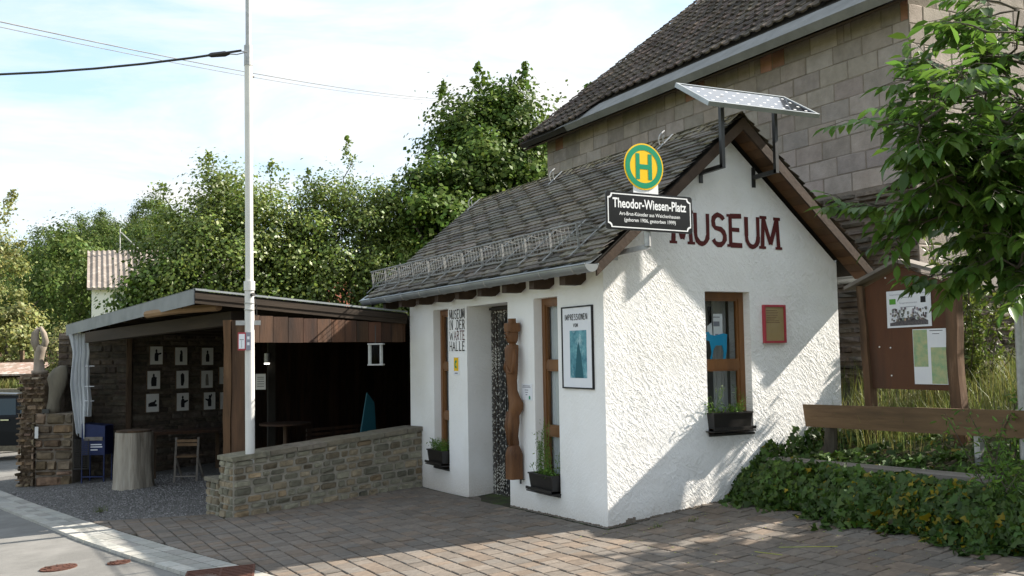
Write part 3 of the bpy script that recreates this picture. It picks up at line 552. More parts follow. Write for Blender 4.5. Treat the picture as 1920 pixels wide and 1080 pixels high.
# windows
def window(W, axis, depth, bars, fr=.065, glassback=.03, curt=None):
    s0, s1, t0, t1 = W
    P = (lambda s, t, d: (d, s, t)) if axis == 'F' else (lambda s, t, d: (s, d, t))
    e = .001; mb = MB()
    def bx(mb, a, b, c, d, d0, d1): p, q = P(a, c, d0), P(b, d, d1); mb.box(p, q)
    bx(mb, s0+e, s0+fr, t0+e, t1-e, depth, depth+.06); bx(mb, s1-fr, s1-e, t0+e, t1-e, depth, depth+.06); bx(mb, s0+fr, s1-fr, t1-fr*1.05, t1-e, depth+.0, depth+.06); bx(mb, s0+fr, s1-fr, t0+e, t0+fr, depth, depth+.06)
    for b in bars: bx(mb, s0+fr, s1-fr, b-.04, b+.04, depth+.004, depth+.056)
    wf = mb.build('window', 'frame', mus)
    ed = sorted([t0+fr]+[x for b in bars for x in (b-.04, b+.04)]+[t1-fr*1.05])
    for i in range(0, len(ed), 2):
        mb = MB(); i2 = .022; a, b, c, d = s0+fr, s1-fr, ed[i], ed[i+1]   # sash strips + pane
        bx(mb, a, a+i2, c, d, depth+.012, depth+.05); bx(mb, b-i2, b, c, d, depth+.012, depth+.05); bx(mb, a+i2, b-i2, c, c+i2, depth+.012, depth+.05); bx(mb, a+i2, b-i2, d-i2, d, depth+.012, depth+.05); mb.build('sash', 'frame', wf)
        mb = MB(); mb.add([P(a+i2, c+i2, depth+.03), P(b-i2, c+i2, depth+.03), P(b-i2, d-i2, depth+.03), P(a+i2, d-i2, depth+.03)], [(3, 2, 1, 0)] if axis == 'F' else [(0, 1, 2, 3)]); mb.build('pane', 'glass', wf)
    return wf
window(WL, 'F', .10, [1.50, .86+.0]); window(WR, 'F', .10, [1.52, .83]); window(WG, 'G', .10, [1.50])
for a_, b_ in (((-.02, WL[0], WL[2]-.02), (.10, WL[1], WL[2]+.002)), ((-.02, WR[0], WR[2]-.02), (.10, WR[1], WR[2]+.002)), ((WG[0], -.02, WG[2]-.02), (WG[1], .10, WG[2]+.002))): mb = MB(); mb.box(a_, b_); mb.build('window_sill', 'black', mus)
# door leaf (open, dark) : frame + glazed door behind the bead strings
mb = MB(); fr = [(TH, WD[0]+.001, -.08, .06, .07, 2.3), (TH, WD[1]-.071, -.08, .06, .07, 2.3)]
for x, y, z, a, b, c in fr: mb.box((x+.0, y, z), (x+a, y+b, 2.234))
mb.box((TH, WD[0]+.071, 2.15), (TH+.06, WD[1]-.071, 2.234)); mb.build('door_frame', 'dwood', mus)
mb = MB(); mb.box((-.02, WD[0]+.002, -.14), (TH, WD[1]-.002, -.075)); mb.build('door_step', 'paver', mus)
bc = thing('bead_curtain', (.33, 2.5, 2.2), 'bead string curtain of pale and dark beads hanging in the museum doorway', 'curtain')
mbw, mbd, mbs = MB(), MB(), MB()
for k in range(46):
    v = WD[0]+.03+k*.0228; x0 = .31+rnd.uniform(-.008, .008); ph = rnd.uniform(0, 6)
    z = 2.18; i = rnd.randint(0, 3); mbs.bar((x0, v, 2.2), (x0, v, -.06), .003, .003)
    while z > -.05:
        r = .0065; hh = rnd.choice([.02, .03, .045]); x, y = x0, v+.003*math.sin(ph+z*3); m_ = mbw if (i % 3 == 0 or (math.sin(z*9)+math.sin(z*3.7+k*.2)) > .9) else mbd
        m_.add([(x, y, z), (x-r, y, z-hh/2), (x, y-r, z-hh/2), (x+r, y, z-hh/2), (x, y+r, z-hh/2), (x, y, z-hh)], [(0, 2, 1), (0, 3, 2), (0, 4, 3), (0, 1, 4), (5, 1, 2), (5, 2, 3), (5, 3, 4), (5, 4, 1)])
        z -= hh*rnd.choice([1.05, 1.05, 1.6]); i += 1
mbw.build('pale_beads', 'beadw', bc); mbd.build('dark_beads', 'beadd', bc); mbs.build('strings', 'beadd', bc)
mb = MB(); mb.box((.30, WD[0]+.01, 2.19), (.325, WD[1]-.01, 2.22)); mb.build('rail', 'black', bc)
# lettering
mb = MB(); strokes(mb, 'MUSEUM', (.83, 0, 2.735), (1, 0, -.012), (0, 0, 1), (0, -1, 0), 1.40, .315, .050, gap=.12); mb.build('painted_word_museum', 'red', mus)
X_ = (0, -1, 0); mb = MB(); mbr = MB()
for i, (wd, w0) in enumerate((('MUSEUM', 0), ('IN  DER', 0), ('W', 0), ('HALLE', 0))):
    z = 2.10-i*.134; strokes(mb, wd, (0, 3.60, z), X_, (0, 0, 1), (-1, 0, 0), .47 if wd != 'W' else .12, .112, .013, gap=.2, serif=True)
strokes(mbr, 'ARTE', (0, 3.46, 2.10-2*.134), X_, (0, 0, 1), (-1, 0, 0), .33, .112, .013, gap=.2); mbr.add([(-.002, 3.42, 1.965), (-.002, 3.40, 1.965), (-.002, 3.40, 1.985), (-.002, 3.42, 1.985)], [(0, 1, 2, 3)])
mb.build('painted_black_words', 'ink', mus); mbr.build('painted_red_letters', 'red', mus)
# curtains / contents seen through the windows
for W, lb in ((WL, 'sheer white curtain behind the narrow left window'), (WR, 'sheer white curtain behind the narrow right window')):
    mb = MB(); n = 44; vs = []
    for k in range(n+1):
        y = lerp(W[0]+.02, W[1]-.02, k/n); x = .172+.008*math.sin(k*1.3); vs += [(x, y, W[2]), (x, y, W[3])]
    mb.add(vs, [(2*i, 2*i+2, 2*i+3, 2*i+1) for i in range(n)]); tag(mb.build('window_curtain', 'curtain'), lb, 'curtain')
mb = MB(); vs = []
for k in range(13): x = lerp(1.62, 1.80, k/12); vs += [(x, TH+.06+.015*math.sin(k*1.9), .8), (x, TH+.06+.015*math.sin(k*1.9), 2.25)]
mb.add(vs, [(2*i, 2*i+2, 2*i+3, 2*i+1) for i in range(12)]); tag(mb.build('window_curtain', 'curtain'), 'narrow white curtain at the right side of the gable window', 'curtain')
# framed pictures inside, seen through gable window
for (x, z, w_, h_, lb) in ((1.30, 1.72, .36, .46, 'dark framed picture inside behind the blue animal cut-out'), (1.38, .98, .26, .34, 'dark framed picture inside, low in the gable window'), (1.72, 1.82, .10, .34, 'narrow dark picture inside at the curtain edge')):
    t = thing('inside_picture', (x, .62, z), lb, 'picture'); mb = MB(); mb.box((x, .62, z), (x+w_, .64, z+h_)); mb.build('frame', 'pict', t); mb = MB(); mb.box((x+.03, .612, z+.03), (x+w_-.03, .619, z+h_-.03)); mb.build('image', 'dark', t)
# blue animal cut-out standing on the glazing bar inside
t = thing('animal_cutout', (1.40, .165, 1.54), 'bright blue cut-out of a horned animal on the glazing bar of the gable window', 'cut-out figure')
mb = MB(); an = [(0, .0), (.018, 0), (.035, .09), (.06, .13), (.12, .13), (.135, .07), (.128, 0), (.148, 0), (.165, .08), (.17, .19), (.175, .225), (.14, .235), (.05, .215), (.01, .225), (-.005, .25), (-.03, .245), (-.045, .25), (-.02, .215), (-.045, .185), (-.03, .175), (.0, .17), (.012, .12), (.018, .07)]
mb.prism([(p[0]*1.35, p[1]*1.2) for p in an], (1.395, .166, 1.545), (1, 0, 0), (0, 0, 1), (0, 1, 0), .006); mb.build('body', 'cyan', t)
t = thing('leaflet', (1.43, .19, 1.80), 'printed white leaflet propped upright behind the blue cut-out', 'leaflet'); mb = MB(); mb.box((1.46, .176, 1.77), (1.58, .18, 2.03)); mb.build('sheet', 'paper', t)
mb = MB(); mb.box((1.455, .1745, 1.99), (1.545, .1755, 2.0)); mb.box((1.46, .1745, 1.90), (1.54, .1755, 1.95)); mb.box((1.48, .1745, 1.79), (1.52, .1755, 1.82)); mb.build('print', 'grey', t)
t = thing('leaflet', (1.36, .2, 1.78), 'pale folded leaflet leaning left of the taller one', 'leaflet'); mb = MB(); mb.prism([(0, 0), (.07, 0), (.06, .17), (.0, .13)], (1.385, .185, 1.77), (1, 0, 0), (0, 0, 1), (0, 1, 0), .003); mb.build('sheet', 'paper', t)
# ================================================================== things on the museum walls
t = thing('framed_poster', (-.02, .47, 1.29), 'large white poster in thin black frame with hand-lettered title and blue print', 'poster')
mb = MB(); a, b, c, d = .18, .762, 1.293, 2.112
mb.box((-.022, a, c), (-.002, a+.014, d)); mb.box((-.022, b-.014, c), (-.002, b, d)); mb.box((-.022, a+.014, c), (-.002, b-.014, c+.014)); mb.box((-.022, a+.014, d-.014), (-.002, b-.014, d)); mb.build('frame', 'ink', t)
mb = MB(); mb.box((-.013, a+.014, c+.014), (-.003, b-.014, d-.014)); pp = mb.build('print_sheet', 'paper', t)
mb = MB(); mb.box((-.0145, .295, 1.40), (-.0135, .61, 1.87)); mb.build('picture_area', 'poster', pp)
mb = MB(); mb.prism([(0, 0), (.16, 0), (.12, .22), (.075, .36), (.05, .30), (.02, .12)], (-.0148, .52, 1.40), (0, -1, 0), (0, 0, 1), (-1, 0, 0), .0006); mb.build('peak_motif', 'teal', pp)
mb = MB(); strokes(mb, 'IMPRESSIONEN', (-.0135, .70, 1.975), X_, (0, 0, 1), (-1, 0, 0), .43, .058, .007, gap=.28, serif=False); strokes(mb, 'VOM', (-.0135, .54, 1.905), X_, (0, 0, 1), (-1, 0, 0), .09, .035, .006, serif=False, gap=.25); mb.build('title', 'ink', pp)
t = thing('wall_notice', (0, 1.55, 1.14), 'small white notice with a green logo between carved post and narrow window', 'notice')
mb = MB(); mb.box((-.008, 1.43, 1.145), (-.001, 1.665, 1.32)); mb.build('sheet', 'paper', t)
mb = MB(); [mb.box((-.0095, 1.55-w_, z), (-.0085, 1.55+w_, z+.008)) for w_, z in ((.08, 1.295), (.09, 1.28), (.04, 1.25), (.03, 1.225), (.02, 1.20))]; mb.build('print', 'grey', t)
mb = MB(); mb.prism([(0, 0), (.035, 0), (.035, .03), (.018, .04), (0, .03)], (-.0085, 1.50, 1.155), X_, (0, 0, 1), (-1, 0, 0), .001); mb.build('logo', 'green', t)
t = thing('wall_plaque', (0, 3.39, 1.39), 'small yellow and green emblem plaque under the painted words', 'plaque')
mb = MB(); mb.box((-.008, 3.31, 1.395), (-.001, 3.465, 1.62)); mb.build('plate', 'paper', t)
mb = MB(); mb.box((-.0095, 3.32, 1.445), (-.0085, 3.455, 1.612)); mb.build('yellow_field', 'yellow', t)
mb = MB(); mb.prism(arc(0, 0, .045, .05, 60, 300, 12)+arc(0, 0, .018, .022, 300, 60, 8), (-.0097, 3.388, 1.528), X_, (0, 0, 1), (-1, 0, 0), .001); mb.build('emblem', 'green', t)
mb = MB(); mb.box((-.0095, 3.345, 1.41), (-.0085, 3.43, 1.425)); mb.build('print', 'grey', t)
t = thing('notice_case', (2.11, -.02, 1.72), 'shallow red-framed notice case on the gable wall beside the window', 'notice case')
mb = MB(); a, b, c, d = 1.961, 2.26, 1.719, 2.118
mb.box((a, -.035, c), (a+.022, -.001, d)); mb.box((b-.022, -.035, c), (b, -.001, d)); mb.box((a+.022, -.035, c), (b-.022, -.001, c+.022)); mb.box((a+.022, -.035, d-.022), (b-.022, -.001, d)); mb.build('frame', 'redframe', t)
mb = MB(); mb.box((a+.022, -.022, c+.022), (b-.022, -.004, d-.022)); mb.build('sheet', 'tan', t)
mb = MB(); [mb.box((2.0, -.0235, z), (2.0+rnd.uniform(.06, .19), -.0225, z+.006)) for z in np.arange(1.93, 2.07, .018)]; mb.build('writing', 'benchwood', t)
# carved wooden figure on the wall
t = thing('carved_figure', (-.12, 1.50, .29), 'tall carved brown wooden figure with block hat and plinth beside the doorway', 'sculpture')
CX, CY = -.095, 1.70
def blk(z, w_, d_, ox=0, oy=0, n=12, sq=.35):
    r = []
    for k in range(n):
        a = 2*math.pi*(k+.5)/n; c, s = math.cos(a), math.sin(a); e = 2/(2-1.2*sq); x = math.copysign(abs(c)**(1/e*1.0), c); y = math.copysign(abs(s)**(1/e), s)
        r.append((CX+ox+x*d_*(1+rnd.uniform(-.03, .03)), CY+oy+y*w_*(1+rnd.uniform(-.03, .03)), z))
    return r
mb = MB(); mb.rings([blk(*a) for a in ((.62, .040, .055), (.68, .050, .062), (.75, .052, .060, -.01), (.84, .056, .066, -.012, -.01), (.90, .062, .072, -.01, -.012), (.97, .060, .066, -.005, -.01), (1.04, .072, .078, .01, -.035), (1.11, .074, .078, .015, -.04), (1.17, .062, .068, .005, -.015), (1.25, .050, .056, -.008, 0), (1.36, .052, .058, -.012, 0), (1.48, .062, .068, -.012, 0), (1.60, .070, .072, -.012, 0), (1.70, .074, .075, -.01, 0), (1.742, .066, .066), (1.752, .036, .04), (1.775, .036, .04))]); mb.build('body', 'totem', t, smooth=True)
mb = MB(); mb.rings([blk(*a) for a in ((1.765, .040, .046), (1.79, .054, .060), (1.83, .060, .068), (1.87, .060, .070), (1.905, .058, .066))]); hd = mb.build('head', 'totem', t, smooth=True)
mb = MB(); fx = CX-.066
mb.add([(fx-.0, CY-.008, 1.86), (fx, CY+.008, 1.86), (fx-.028, CY+.012, 1.825), (fx-.028, CY-.012, 1.825), (fx, CY, 1.815)], [(0, 1, 2, 3), (3, 2, 4), (0, 3, 4), (1, 4, 2)]); mb.box((fx-.008, CY-.05, 1.868), (fx+.02, CY+.05, 1.877)); mb.box((fx-.004, CY-.022, 1.796), (fx+.02, CY+.022, 1.803)); mb.build('face', 'totem', hd)
mb = MB(); mb.rings([blk(*a) for a in ((1.888, .070, .070, 0, 0, 12, .95), (1.90, .076, .076, 0, 0, 12, .95), (1.975, .078, .078, 0, 0, 12, .95), (1.985, .074, .074, 0, 0, 12, .95))]); mb.rings([blk(*a) for a in ((1.984, .038, .040, 0, 0, 12, .95), (2.035, .036, .038, 0, 0, 12, .95))]); mb.build('block_hat', 'totem', t)
for s in (-1, 1):
    mb = MB(); mb.tube([(CX-.01, CY+s*.062, 1.70), (CX-.02, CY+s*.076, 1.58), (CX-.04, CY+s*.070, 1.44), (CX-.072, CY+s*.040, 1.45+(.05 if s > 0 else 0)), (CX-.078, CY+s*.012, 1.52+(.05 if s > 0 else 0))], [.024, .026, .024, .020, .014], 7); mb.build('arm', 'totem', t, smooth=True)
mb = MB(); mb.tube([(CX-.045, CY+.028, 1.02), (CX-.062, CY+.03, .86), (CX-.040, CY+.026, .66)], [.030, .034, .024], 8); mb.tube([(CX-.04, CY-.036, 1.04), (CX-.055, CY-.032, .88), (CX-.036, CY-.026, .66)], [.030, .032, .024], 8); mb.build('leg_relief', 'totem', t, smooth=True)
mb = MB(); mb.rings([blk(*a) for a in ((.29, .080, .082, 0, 0, 12, .95), (.56, .078, .080, 0, 0, 12, .95), (.60, .070, .072, 0, 0, 12, .9), (.66, .046, .05, 0, 0, 12, .6))]); mb.build('plinth', 'totem', t)
mb = MB(); mb.tube([(-.05, 1.64, .30), (-.05, 1.64, .24)], .010, 6); mb.bar((-.05, 1.64, .285), (0, 1.64, .285), .02, .006); mb.build('iron_bracket', 'black', t)
# flower boxes with plants
def plantmb(C, n, hmin, hmax, spread, lsize, lean=.3, leaves=9, seed=None):
    st = MB(); cs_ = []
    for k in range(n):
        b = V3(C)+V3((rnd.uniform(-1, 1)*spread[0], rnd.uniform(-1, 1)*spread[1], 0)); h = rnd.uniform(hmin, hmax); d = V3((rnd.uniform(-1, 1)*lean, rnd.uniform(-1, 1)*lean, 1))
        p = [b+d*h*t_+V3((0, 0, -.15*h*t_*t_)) for t_ in (0, .35, .7, 1)]; st.tube(p, .0022, 4)
        for q in range(leaves): cs_.append(p[0]+(p[3]-p[0])*rnd.uniform(.1, 1)+V3((rnd.gauss(0, .016), rnd.gauss(0, .016), rnd.gauss(0, .01))))
    cs_ = np.array(cs_); v, f, c = leafset(cs_, np.full(len(cs_), lsize), shape='blade', col=leafcol(len(cs_), .6, 1.4), aspect=.4); return st, v, f, c
def flowerbox(axis, a, b, z0, out_, lb, spec):
    # trough between a and b along the wall
    P = (lambda s, d, z: (-d, s, z)) if axis == 'F' else (lambda s, d, z: (s, -d, z)); mid = (a+b)/2
    t = thing('flower_box', P(mid, out_/2, z0), lb, 'flower box'); mb = MB(); zt = z0+.16; i = .018; dn = -.07
    lo = [P(a+i, dn+i, z0), P(b-i, dn+i, z0), P(b-i, out_-i, z0), P(a+i, out_-i, z0)]; hi = [P(a, dn, zt), P(b, dn, zt), P(b, out_, zt), P(a, out_, zt)]; hi2 = [P(a+.01, dn+.01, zt), P(b-.01, dn+.01, zt), P(b-.01, out_-.01, zt), P(a+.01, out_-.01, zt)]; so_ = [P(a+.012, dn+.012, zt-.02), P(b-.012, dn+.012, zt-.02), P(b-.012, out_-.012, zt-.02), P(a+.012, out_-.012, zt-.02)]
    mb.add(lo+hi+hi2+so_, [(0, 1, 2, 3)]+[(k+i2, k+(i2+1) % 4, k+4+(i2+1) % 4, k+4+i2) for k in (0, 4, 8) for i2 in range(4)]); mb.bar(P(a-.004, out_+.002, zt-.008), P(b+.004, out_+.002, zt-.008), .012, .016); mb.build('trough', 'blackp', t)
    mb = MB(); mb.add(so_, [(0, 1, 2, 3)]); mb.build('soil', 'earth', t)
    mb = MB(); mb.obox(P(a-.02, -.06, z0-.035), V3(P(b+.02, -.06, z0-.035))-V3(P(a-.02, -.06, z0-.035)), V3(P(a, out_+.02, z0))-V3(P(a, -.06, z0)), (0, 0, .012)); mb.bar(P(a-.02, out_+.02, z0-.0), P(b+.02, out_+.02, z0-.0), .012, .03); mb.build('tray', 'blackp', t)
    for j, (s, n, h0, h1, sp, ls, lean, lv) in enumerate(spec):
        st, v, f, c = plantmb(P(s, out_/2-.03, zt-.02), n, h0, h1, (.05, sp) if axis == 'F' else (sp, .04), ls, lean, lv)
        pt = st.build('plant_stem', 'l_pot', t); mkobj('plant_leaves', v, f, c, 'l_pot', t)
    return t
flowerbox('F', 3.66, 4.14, .27, .10, 'black flower box with bushy green plant under the left narrow window', [(3.90, 34, .08, .20, .17, .03, .6, 12)])
flowerbox('F', .88, 1.37, .24, .10, 'black flower box with tall feathery plant under the right narrow window', [(1.12, 18, .05, .14, .2, .035, .5, 8), (1.17, 14, .35, .72, .03, .022, .12, 40), (1.0, 6, .2, .4, .05, .022, .3, 24)])
flowerbox('G', 1.20, 1.70, .87, .11, 'black flower box with straggly herbs on the gable window sill', [(1.42, 26, .05, .14, .22, .028, .5, 8), (1.28, 5, .2, .36, .04, .02, .25, 16), (1.62, 4, .2, .34, .04, .02, .3, 12)])
# solar panel on two arms
t = thing('solar_panel', (1.55, 0, 3.46), 'framed solar panel tilted on two black steel arms above the gable', 'solar panel')
for u in (1.205, 1.90):
    mb = MB(); mb.box((u-.022, -.014, 3.35), (u+.022, -.001, 3.56)); ar = mb.build('wall_plate', 'black', t)
    mb = MB(); mb.bar((u, -.012, 3.455), (u, -.37, 3.465), .04, .04); mb.box((u-.02, -.37, 3.445), (u+.02, -.33, 4.16)); mb.build('arm', 'black', t)
pa, pb, pc = V3((.855, -.60, 4.02)), V3((2.285, -.60, 4.035)), V3((.85, -.10, 4.325)); A_, B_ = pb-pa, pc-pa; Nn = np.cross(A_, B_); Nn /= np.linalg.norm(Nn)
mb = MB(); th = .045
for o_, a_, b_ in ((pa, A_, B_*.045), (pa+B_*.955, A_, B_*.045), (pa+B_*.045, A_*.018, B_*.91), (pa+B_*.045+A_*.982, A_*.018, B_*.91)): mb.obox(o_-Nn*th, a_, b_, Nn*th)
mb.build('panel_frame', 'zinc', t)
mb = MB(); mb.obox(pa+B_*.045+A_*.018-Nn*.012, A_*.964, B_*.91, Nn*.006); pn = mb.build('cells', 'solar', t)
mb = MB()
for i in range(9):
    for j in range(4): mb.obox(pa+A_*(.07+i*.105)+B_*(.14+j*.22)-Nn*.006, A_*.022, B_*.035, Nn*.001)
mb.build('cell_marks', 'signwhite', pn)
mb = MB(); mb.obox(pa+B_*.05+A_*.02-Nn*.035, A_*.96, B_*.9, Nn*.004); mb.build('back_sheet', 'signwhite', t)
for s in (.15, .82):
    mb = MB(); mb.bar(pa+A_*s-Nn*.055+B_*.1, pa+A_*s-Nn*.055+B_*.8, .03, .02); mb.build('rail', 'zinc2', t)
# bus stop sign on arm
t = thing('bus_stop_sign', (.10, 0, 2.58), 'round green and yellow bus stop sign with black and white name plate on wall arm', 'sign')
mb = MB(); mb.box((.03, -.012, 2.53), (.17, -.001, 2.64)); mb.bar((.10, -.01, 2.585), (.10, -.62, 2.60), .03, .045); mb.build('arm', 'zinc2', t)
mb = MB(); mb.tube([(.10, -.60, 2.60), (.10, -.60, 3.20)], .03, 14); mb.build('post', 'zinc2', t)
sy = -.635; dc = (.055, sy, 3.322); sa = V3((.998, -.02, -.012)); su = V3((0.0, 0, 1)); sn = V3((-.02, -1, 0))
mb = MB(); mb.prism([(-.135, -.25), (.135, -.25), (.135, -.10), (-.135, -.10)], V3(dc)+V3((.02, .006, 0)), sa, su, -sn, .004); mb.build('white_backing', 'signwhite', t)
mb = MB(); mb.prism(arc(0, 0, .213, .213, 0, 351, 40), dc, sa, su, -sn, .005); dk = mb.build('disc', 'yellow', t)
mb = MB(); ro, ri = arc(0, 0, .200, .200, 0, 360, 41), arc(0, 0, .150, .150, 0, 360, 41)
vs = [V3(dc)+sa*p[0]+su*p[1]+sn*.0015 for p in ro+ri]; mb.add(vs, [(i, i+1, 41+i+1, 41+i) for i in range(40)])
for q in ([(-.088, -.118), (-.045, -.118), (-.045, .118), (-.088, .118)], [(.045, -.118), (.088, -.118), (.088, .118), (.045, .118)], [(-.045, -.024), (.045, -.024), (.045, .020), (-.045, .020)]): mb.add([V3(dc)+sa*p[0]+su*p[1]+sn*.0015 for p in q], [(0, 1, 2, 3)])
mb.build('ring_and_letter', 'green', dk)
pc_ = V3((.108, sy-.004, 2.905)); hw, hh = .470, .172
def rrect(w_, h_, r, inv=False):
    p = []
    for cx, cy, a in ((w_, h_, 0), (-w_, h_, 90), (-w_, -h_, 180), (w_, -h_, 270)):
        if not inv: p += arc(cx-math.copysign(r, cx), cy-math.copysign(r, cy), r, r, a, a+90, 6)
        else: p += arc(cx, cy, r, r, {0: 270, 90: 360, 180: 90, 270: 180}[a], {0: 180, 90: 270, 180: 0, 270: 90}[a], 6)
    return p
mb = MB(); mb.prism(rrect(hw, hh, .028), pc_, sa, su, -sn, .010); npl = mb.build('name_plate', 'signblack', t)
mb = MB(); o1, o2 = rrect(hw-.018, hh-.018, .035, True), rrect(hw-.028, hh-.028, .038, True); n = len(o1)
mb.add([pc_+sa*p[0]+su*p[1]+sn*.0015 for p in o1+o2], [(i, (i+1) % n, n+(i+1) % n, n+i) for i in range(n)]); mb.build('border', 'signwhite', npl)
mb = MB(); put_text(mb, 'Theodor-Wiesen-Platz', pc_+su*.028, sa, su, sn, .088, .80, bold=.022, lift=.0016); put_text(mb, 'Art-Brut-Künstler aus Weichenhausen', pc_-su*.040, sa, su, sn, .034, .66, bold=.008, lift=.0016); put_text(mb, '(geboren 1906, gestorben 1999)', pc_-su*.094, sa, su, sn, .034, .56, bold=.008, lift=.0016); mb.build('inscription', 'signwhite', npl)
# ================================================================== LOW STONE WALL
WA, WB = V3((-2.62, 4.00, 0)), V3((0.0, 4.56, 0)); wd_ = (WB-WA); WLn = np.linalg.norm(wd_); wd_ /= WLn; wb_ = V3((-wd_[1], wd_[0], 0)); wn = -wb_
t = thing('low_stone_wall', (-1.3, 4.3, -.2), 'low wall of mortared grey-brown stones with slanting slab top between shelter and museum', 'wall')
zb = lambda s: -.25+s/WLn*.11; ztp = lambda s: .435+s/WLn*.20
mb = MB(); c8 = []
for p, s in ((WA, 0), (WB, WLn), (WB+wb_*.36, WLn), (WA+wb_*.36, 0)): c8.append((p[0], p[1], zb(s)-.1))
for p, s in ((WA, 0), (WB, WLn), (WB+wb_*.36, WLn), (WA+wb_*.36, 0)): c8.append((p[0], p[1], ztp(s)))
mb.add(c8, [(4, 5, 6, 7), (0, 1, 5, 4), (1, 2, 6, 5), (2, 3, 7, 6), (3, 0, 4, 7)])
SA = WA+wb_*.36; mb.obox((SA[0], SA[1], -.35), wd_*.5, wb_*.40, (0, 0, .50)); mb.build('mortar_core', 'mortarl', t)
mb = MB()
def stc():
    k = rnd.uniform(.6, 1.35); q = rnd.random()
    if q < .05: return (k*1.18, k*.97, k*.78)
    if q < .45: return (k*1.08, k*.98, k*.88)
    return (k*.96, k, k*.98)
P = lambda s, t_, d: WA+wd_*s+wn*d+V3((0, 0, lerp(zb(s), ztp(s), t_)))
masonry(mb, P, WLn, 1, [1.1, .8, 1, 1.15, .9, .8, 1, .85], .10, .26, .024, .026, stc, rough=.4, rc=1.1, gapv=.03)
P = lambda s, t_, d: WA+wb_*(.36-s)-wd_*d+V3((0, 0, lerp(zb(0), ztp(0), t_)))
masonry(mb, P, .36, 1, [1.1, .8, 1, 1.15, .9, .8, 1, .85], .1, .2, .018, .026, stc, rough=.3, rc=.8, gapv=.022)
P = lambda s, t_, d: SA+wb_*(.40-s)-wd_*d+V3((0, 0, lerp(-.30, .15, t_)))
masonry(mb, P, .40, 1, [1, .9, 1.1, .9, 1], .1, .2, .02, .026, stc, rough=.3, rc=.8, gapv=.03)
mb.build('stones', 'stone', t)
s = -.03
while s < WLn:
    ln = rnd.uniform(.30, .50); e = min(s+ln, WLn+.0); mb = MB(); z0, z1 = ztp(s), ztp(e); th = .055; o_ = .035+rnd.uniform(-.008, .008)
    a, b = WA+wd_*(s+.004), WA+wd_*(e-.004); q = [a+wn*o_, b+wn*o_, b+wb_*.40, a+wb_*.40]; zz = [z0, z1, z1, z0]
    vs = [(p[0], p[1], z+.002) for p, z in zip(q, zz)]+[(p[0]+rnd.uniform(-.006, .006), p[1]+rnd.uniform(-.006, .006), z+th+rnd.uniform(-.004, .004)) for p, z in zip(q, zz)]
    mb.add(vs, [(3, 2, 1, 0), (4, 5, 6, 7), (0, 1, 5, 4), (1, 2, 6, 5), (2, 3, 7, 6), (3, 0, 4, 7)], tv(.75, 1.0)); mb.build('cap_stone', 'stone', t); s = e+.001
mb = MB(); q = [SA-wd_*.03-wb_*0, SA+wd_*.4, SA+wd_*.4+wb_*.43, SA-wd_*.03+wb_*.43]; mb.add([(p[0], p[1], .152) for p in q]+[(p[0], p[1], .20) for p in q], [(3, 2, 1, 0), (4, 5, 6, 7), (0, 1, 5, 4), (1, 2, 6, 5), (2, 3, 7, 6), (3, 0, 4, 7)], (.8, .8, .8)); mb.build('cap_stone', 'stone', t)
# ================================================================== POLE
t = thing('steel_pole', (-2.40, 4.12, .5), 'tall white painted steel pole rising from the end of the low wall', 'pole')
PX, PY = -2.40, 4.10
mb = MB(); mb.tube([(PX, PY, .40), (PX-.02, PY-.03, 2.52)], .056, 18); mb.tube([(PX-.02, PY-.03, 2.46), (PX-.02, PY-.03, 2.57)], [.066, .066], 18); mb.tube([(PX-.02, PY-.03, 2.56), (PX-.05, PY-.08, 5.25)], .047, 18); mb.build('shaft', 'white', t, smooth=False)
mb = MB(); mb.tube([(PX-.05, PY-.08, 5.20), (PX-.05, PY-.08, 5.45)], .052, 14); mb.tube([(PX-.05, PY-.08, 5.45), (PX-.065, PY-.1, 7.6)], .034, 12); mb.build('upper_tube', 'zinc2', t)
for z in (2.30, 2.22, 5.08): mb = MB(); mb.tube([(PX-.02, PY-.03, z), (PX-.02, PY-.03, z+.012)], .062 if z < 3 else .056, 16); mb.build('hose_clamp', 'zinc2', t)
mb = MB(); mb.bar((PX-.17, PY+.02, 2.07), (PX+.11, PY-.05, 2.07), .05, .055); mb.build('cross_bracket', 'zinc2', t)
mb = MB(); mb.tube([(PX-.01, PY-.06, 2.40), (PX+.01, PY-.12, 2.41)], .022, 12); mb.tube([(PX+.03, PY-.06, 2.38), (PX+.06, PY-.05, 2.3), (PX+.07, PY-.03, 2.15)], .006, 6); mb.build('cable_outlet', 'blackp', t)
t = thing('timetable_sign', (PX-.06, PY-.07, 1.76), 'small red and white timetable case clamped to the white pole', 'timetable')
mb = MB(); rd = (_rt-.0*_fw); rx = V3((rd[0], rd[1], 0)); rx /= np.linalg.norm(rx); rn = V3((-_fw[0], -_fw[1], 0)); rn /= np.linalg.norm(rn); O_ = V3((PX-.02, PY-.03, 1.74))+rn*.065-rx*.12
mb.obox(O_, rx*.095, -rn*.012, (0, 0, .215)); mb.build('case', 'redframe', t)
mb = MB(); mb.obox(O_+rx*.012+rn*.001+V3((0, 0, .02)), rx*.071, -rn*.003, (0, 0, .175)); mb.build('sheet', 'paper', t)
mb = MB(); mb.obox(O_+rx*.022+rn*.002+V3((0, 0, .125)), rx*.05, -rn*.002, (0, 0, .006)); mb.obox(O_+rx*.045+rn*.002+V3((0, 0, .03)), rx*.003, -rn*.002, (0, 0, .09)); mb.build('print', 'ink', t)
mb = MB(); mb.obox(O_+rx*.096, rx*.06, -rn*.012, (0, 0, .215)); sp_ = mb.build('side_panel', 'grey', t)
mb = MB(); [mb.obox(O_+rx*.112+rn*.001+V3((0, 0, z)), rx*.028, -rn*.002, (0, 0, .035)) for z in (.13, .06)]; mb.build('symbols', 'paper', sp_)
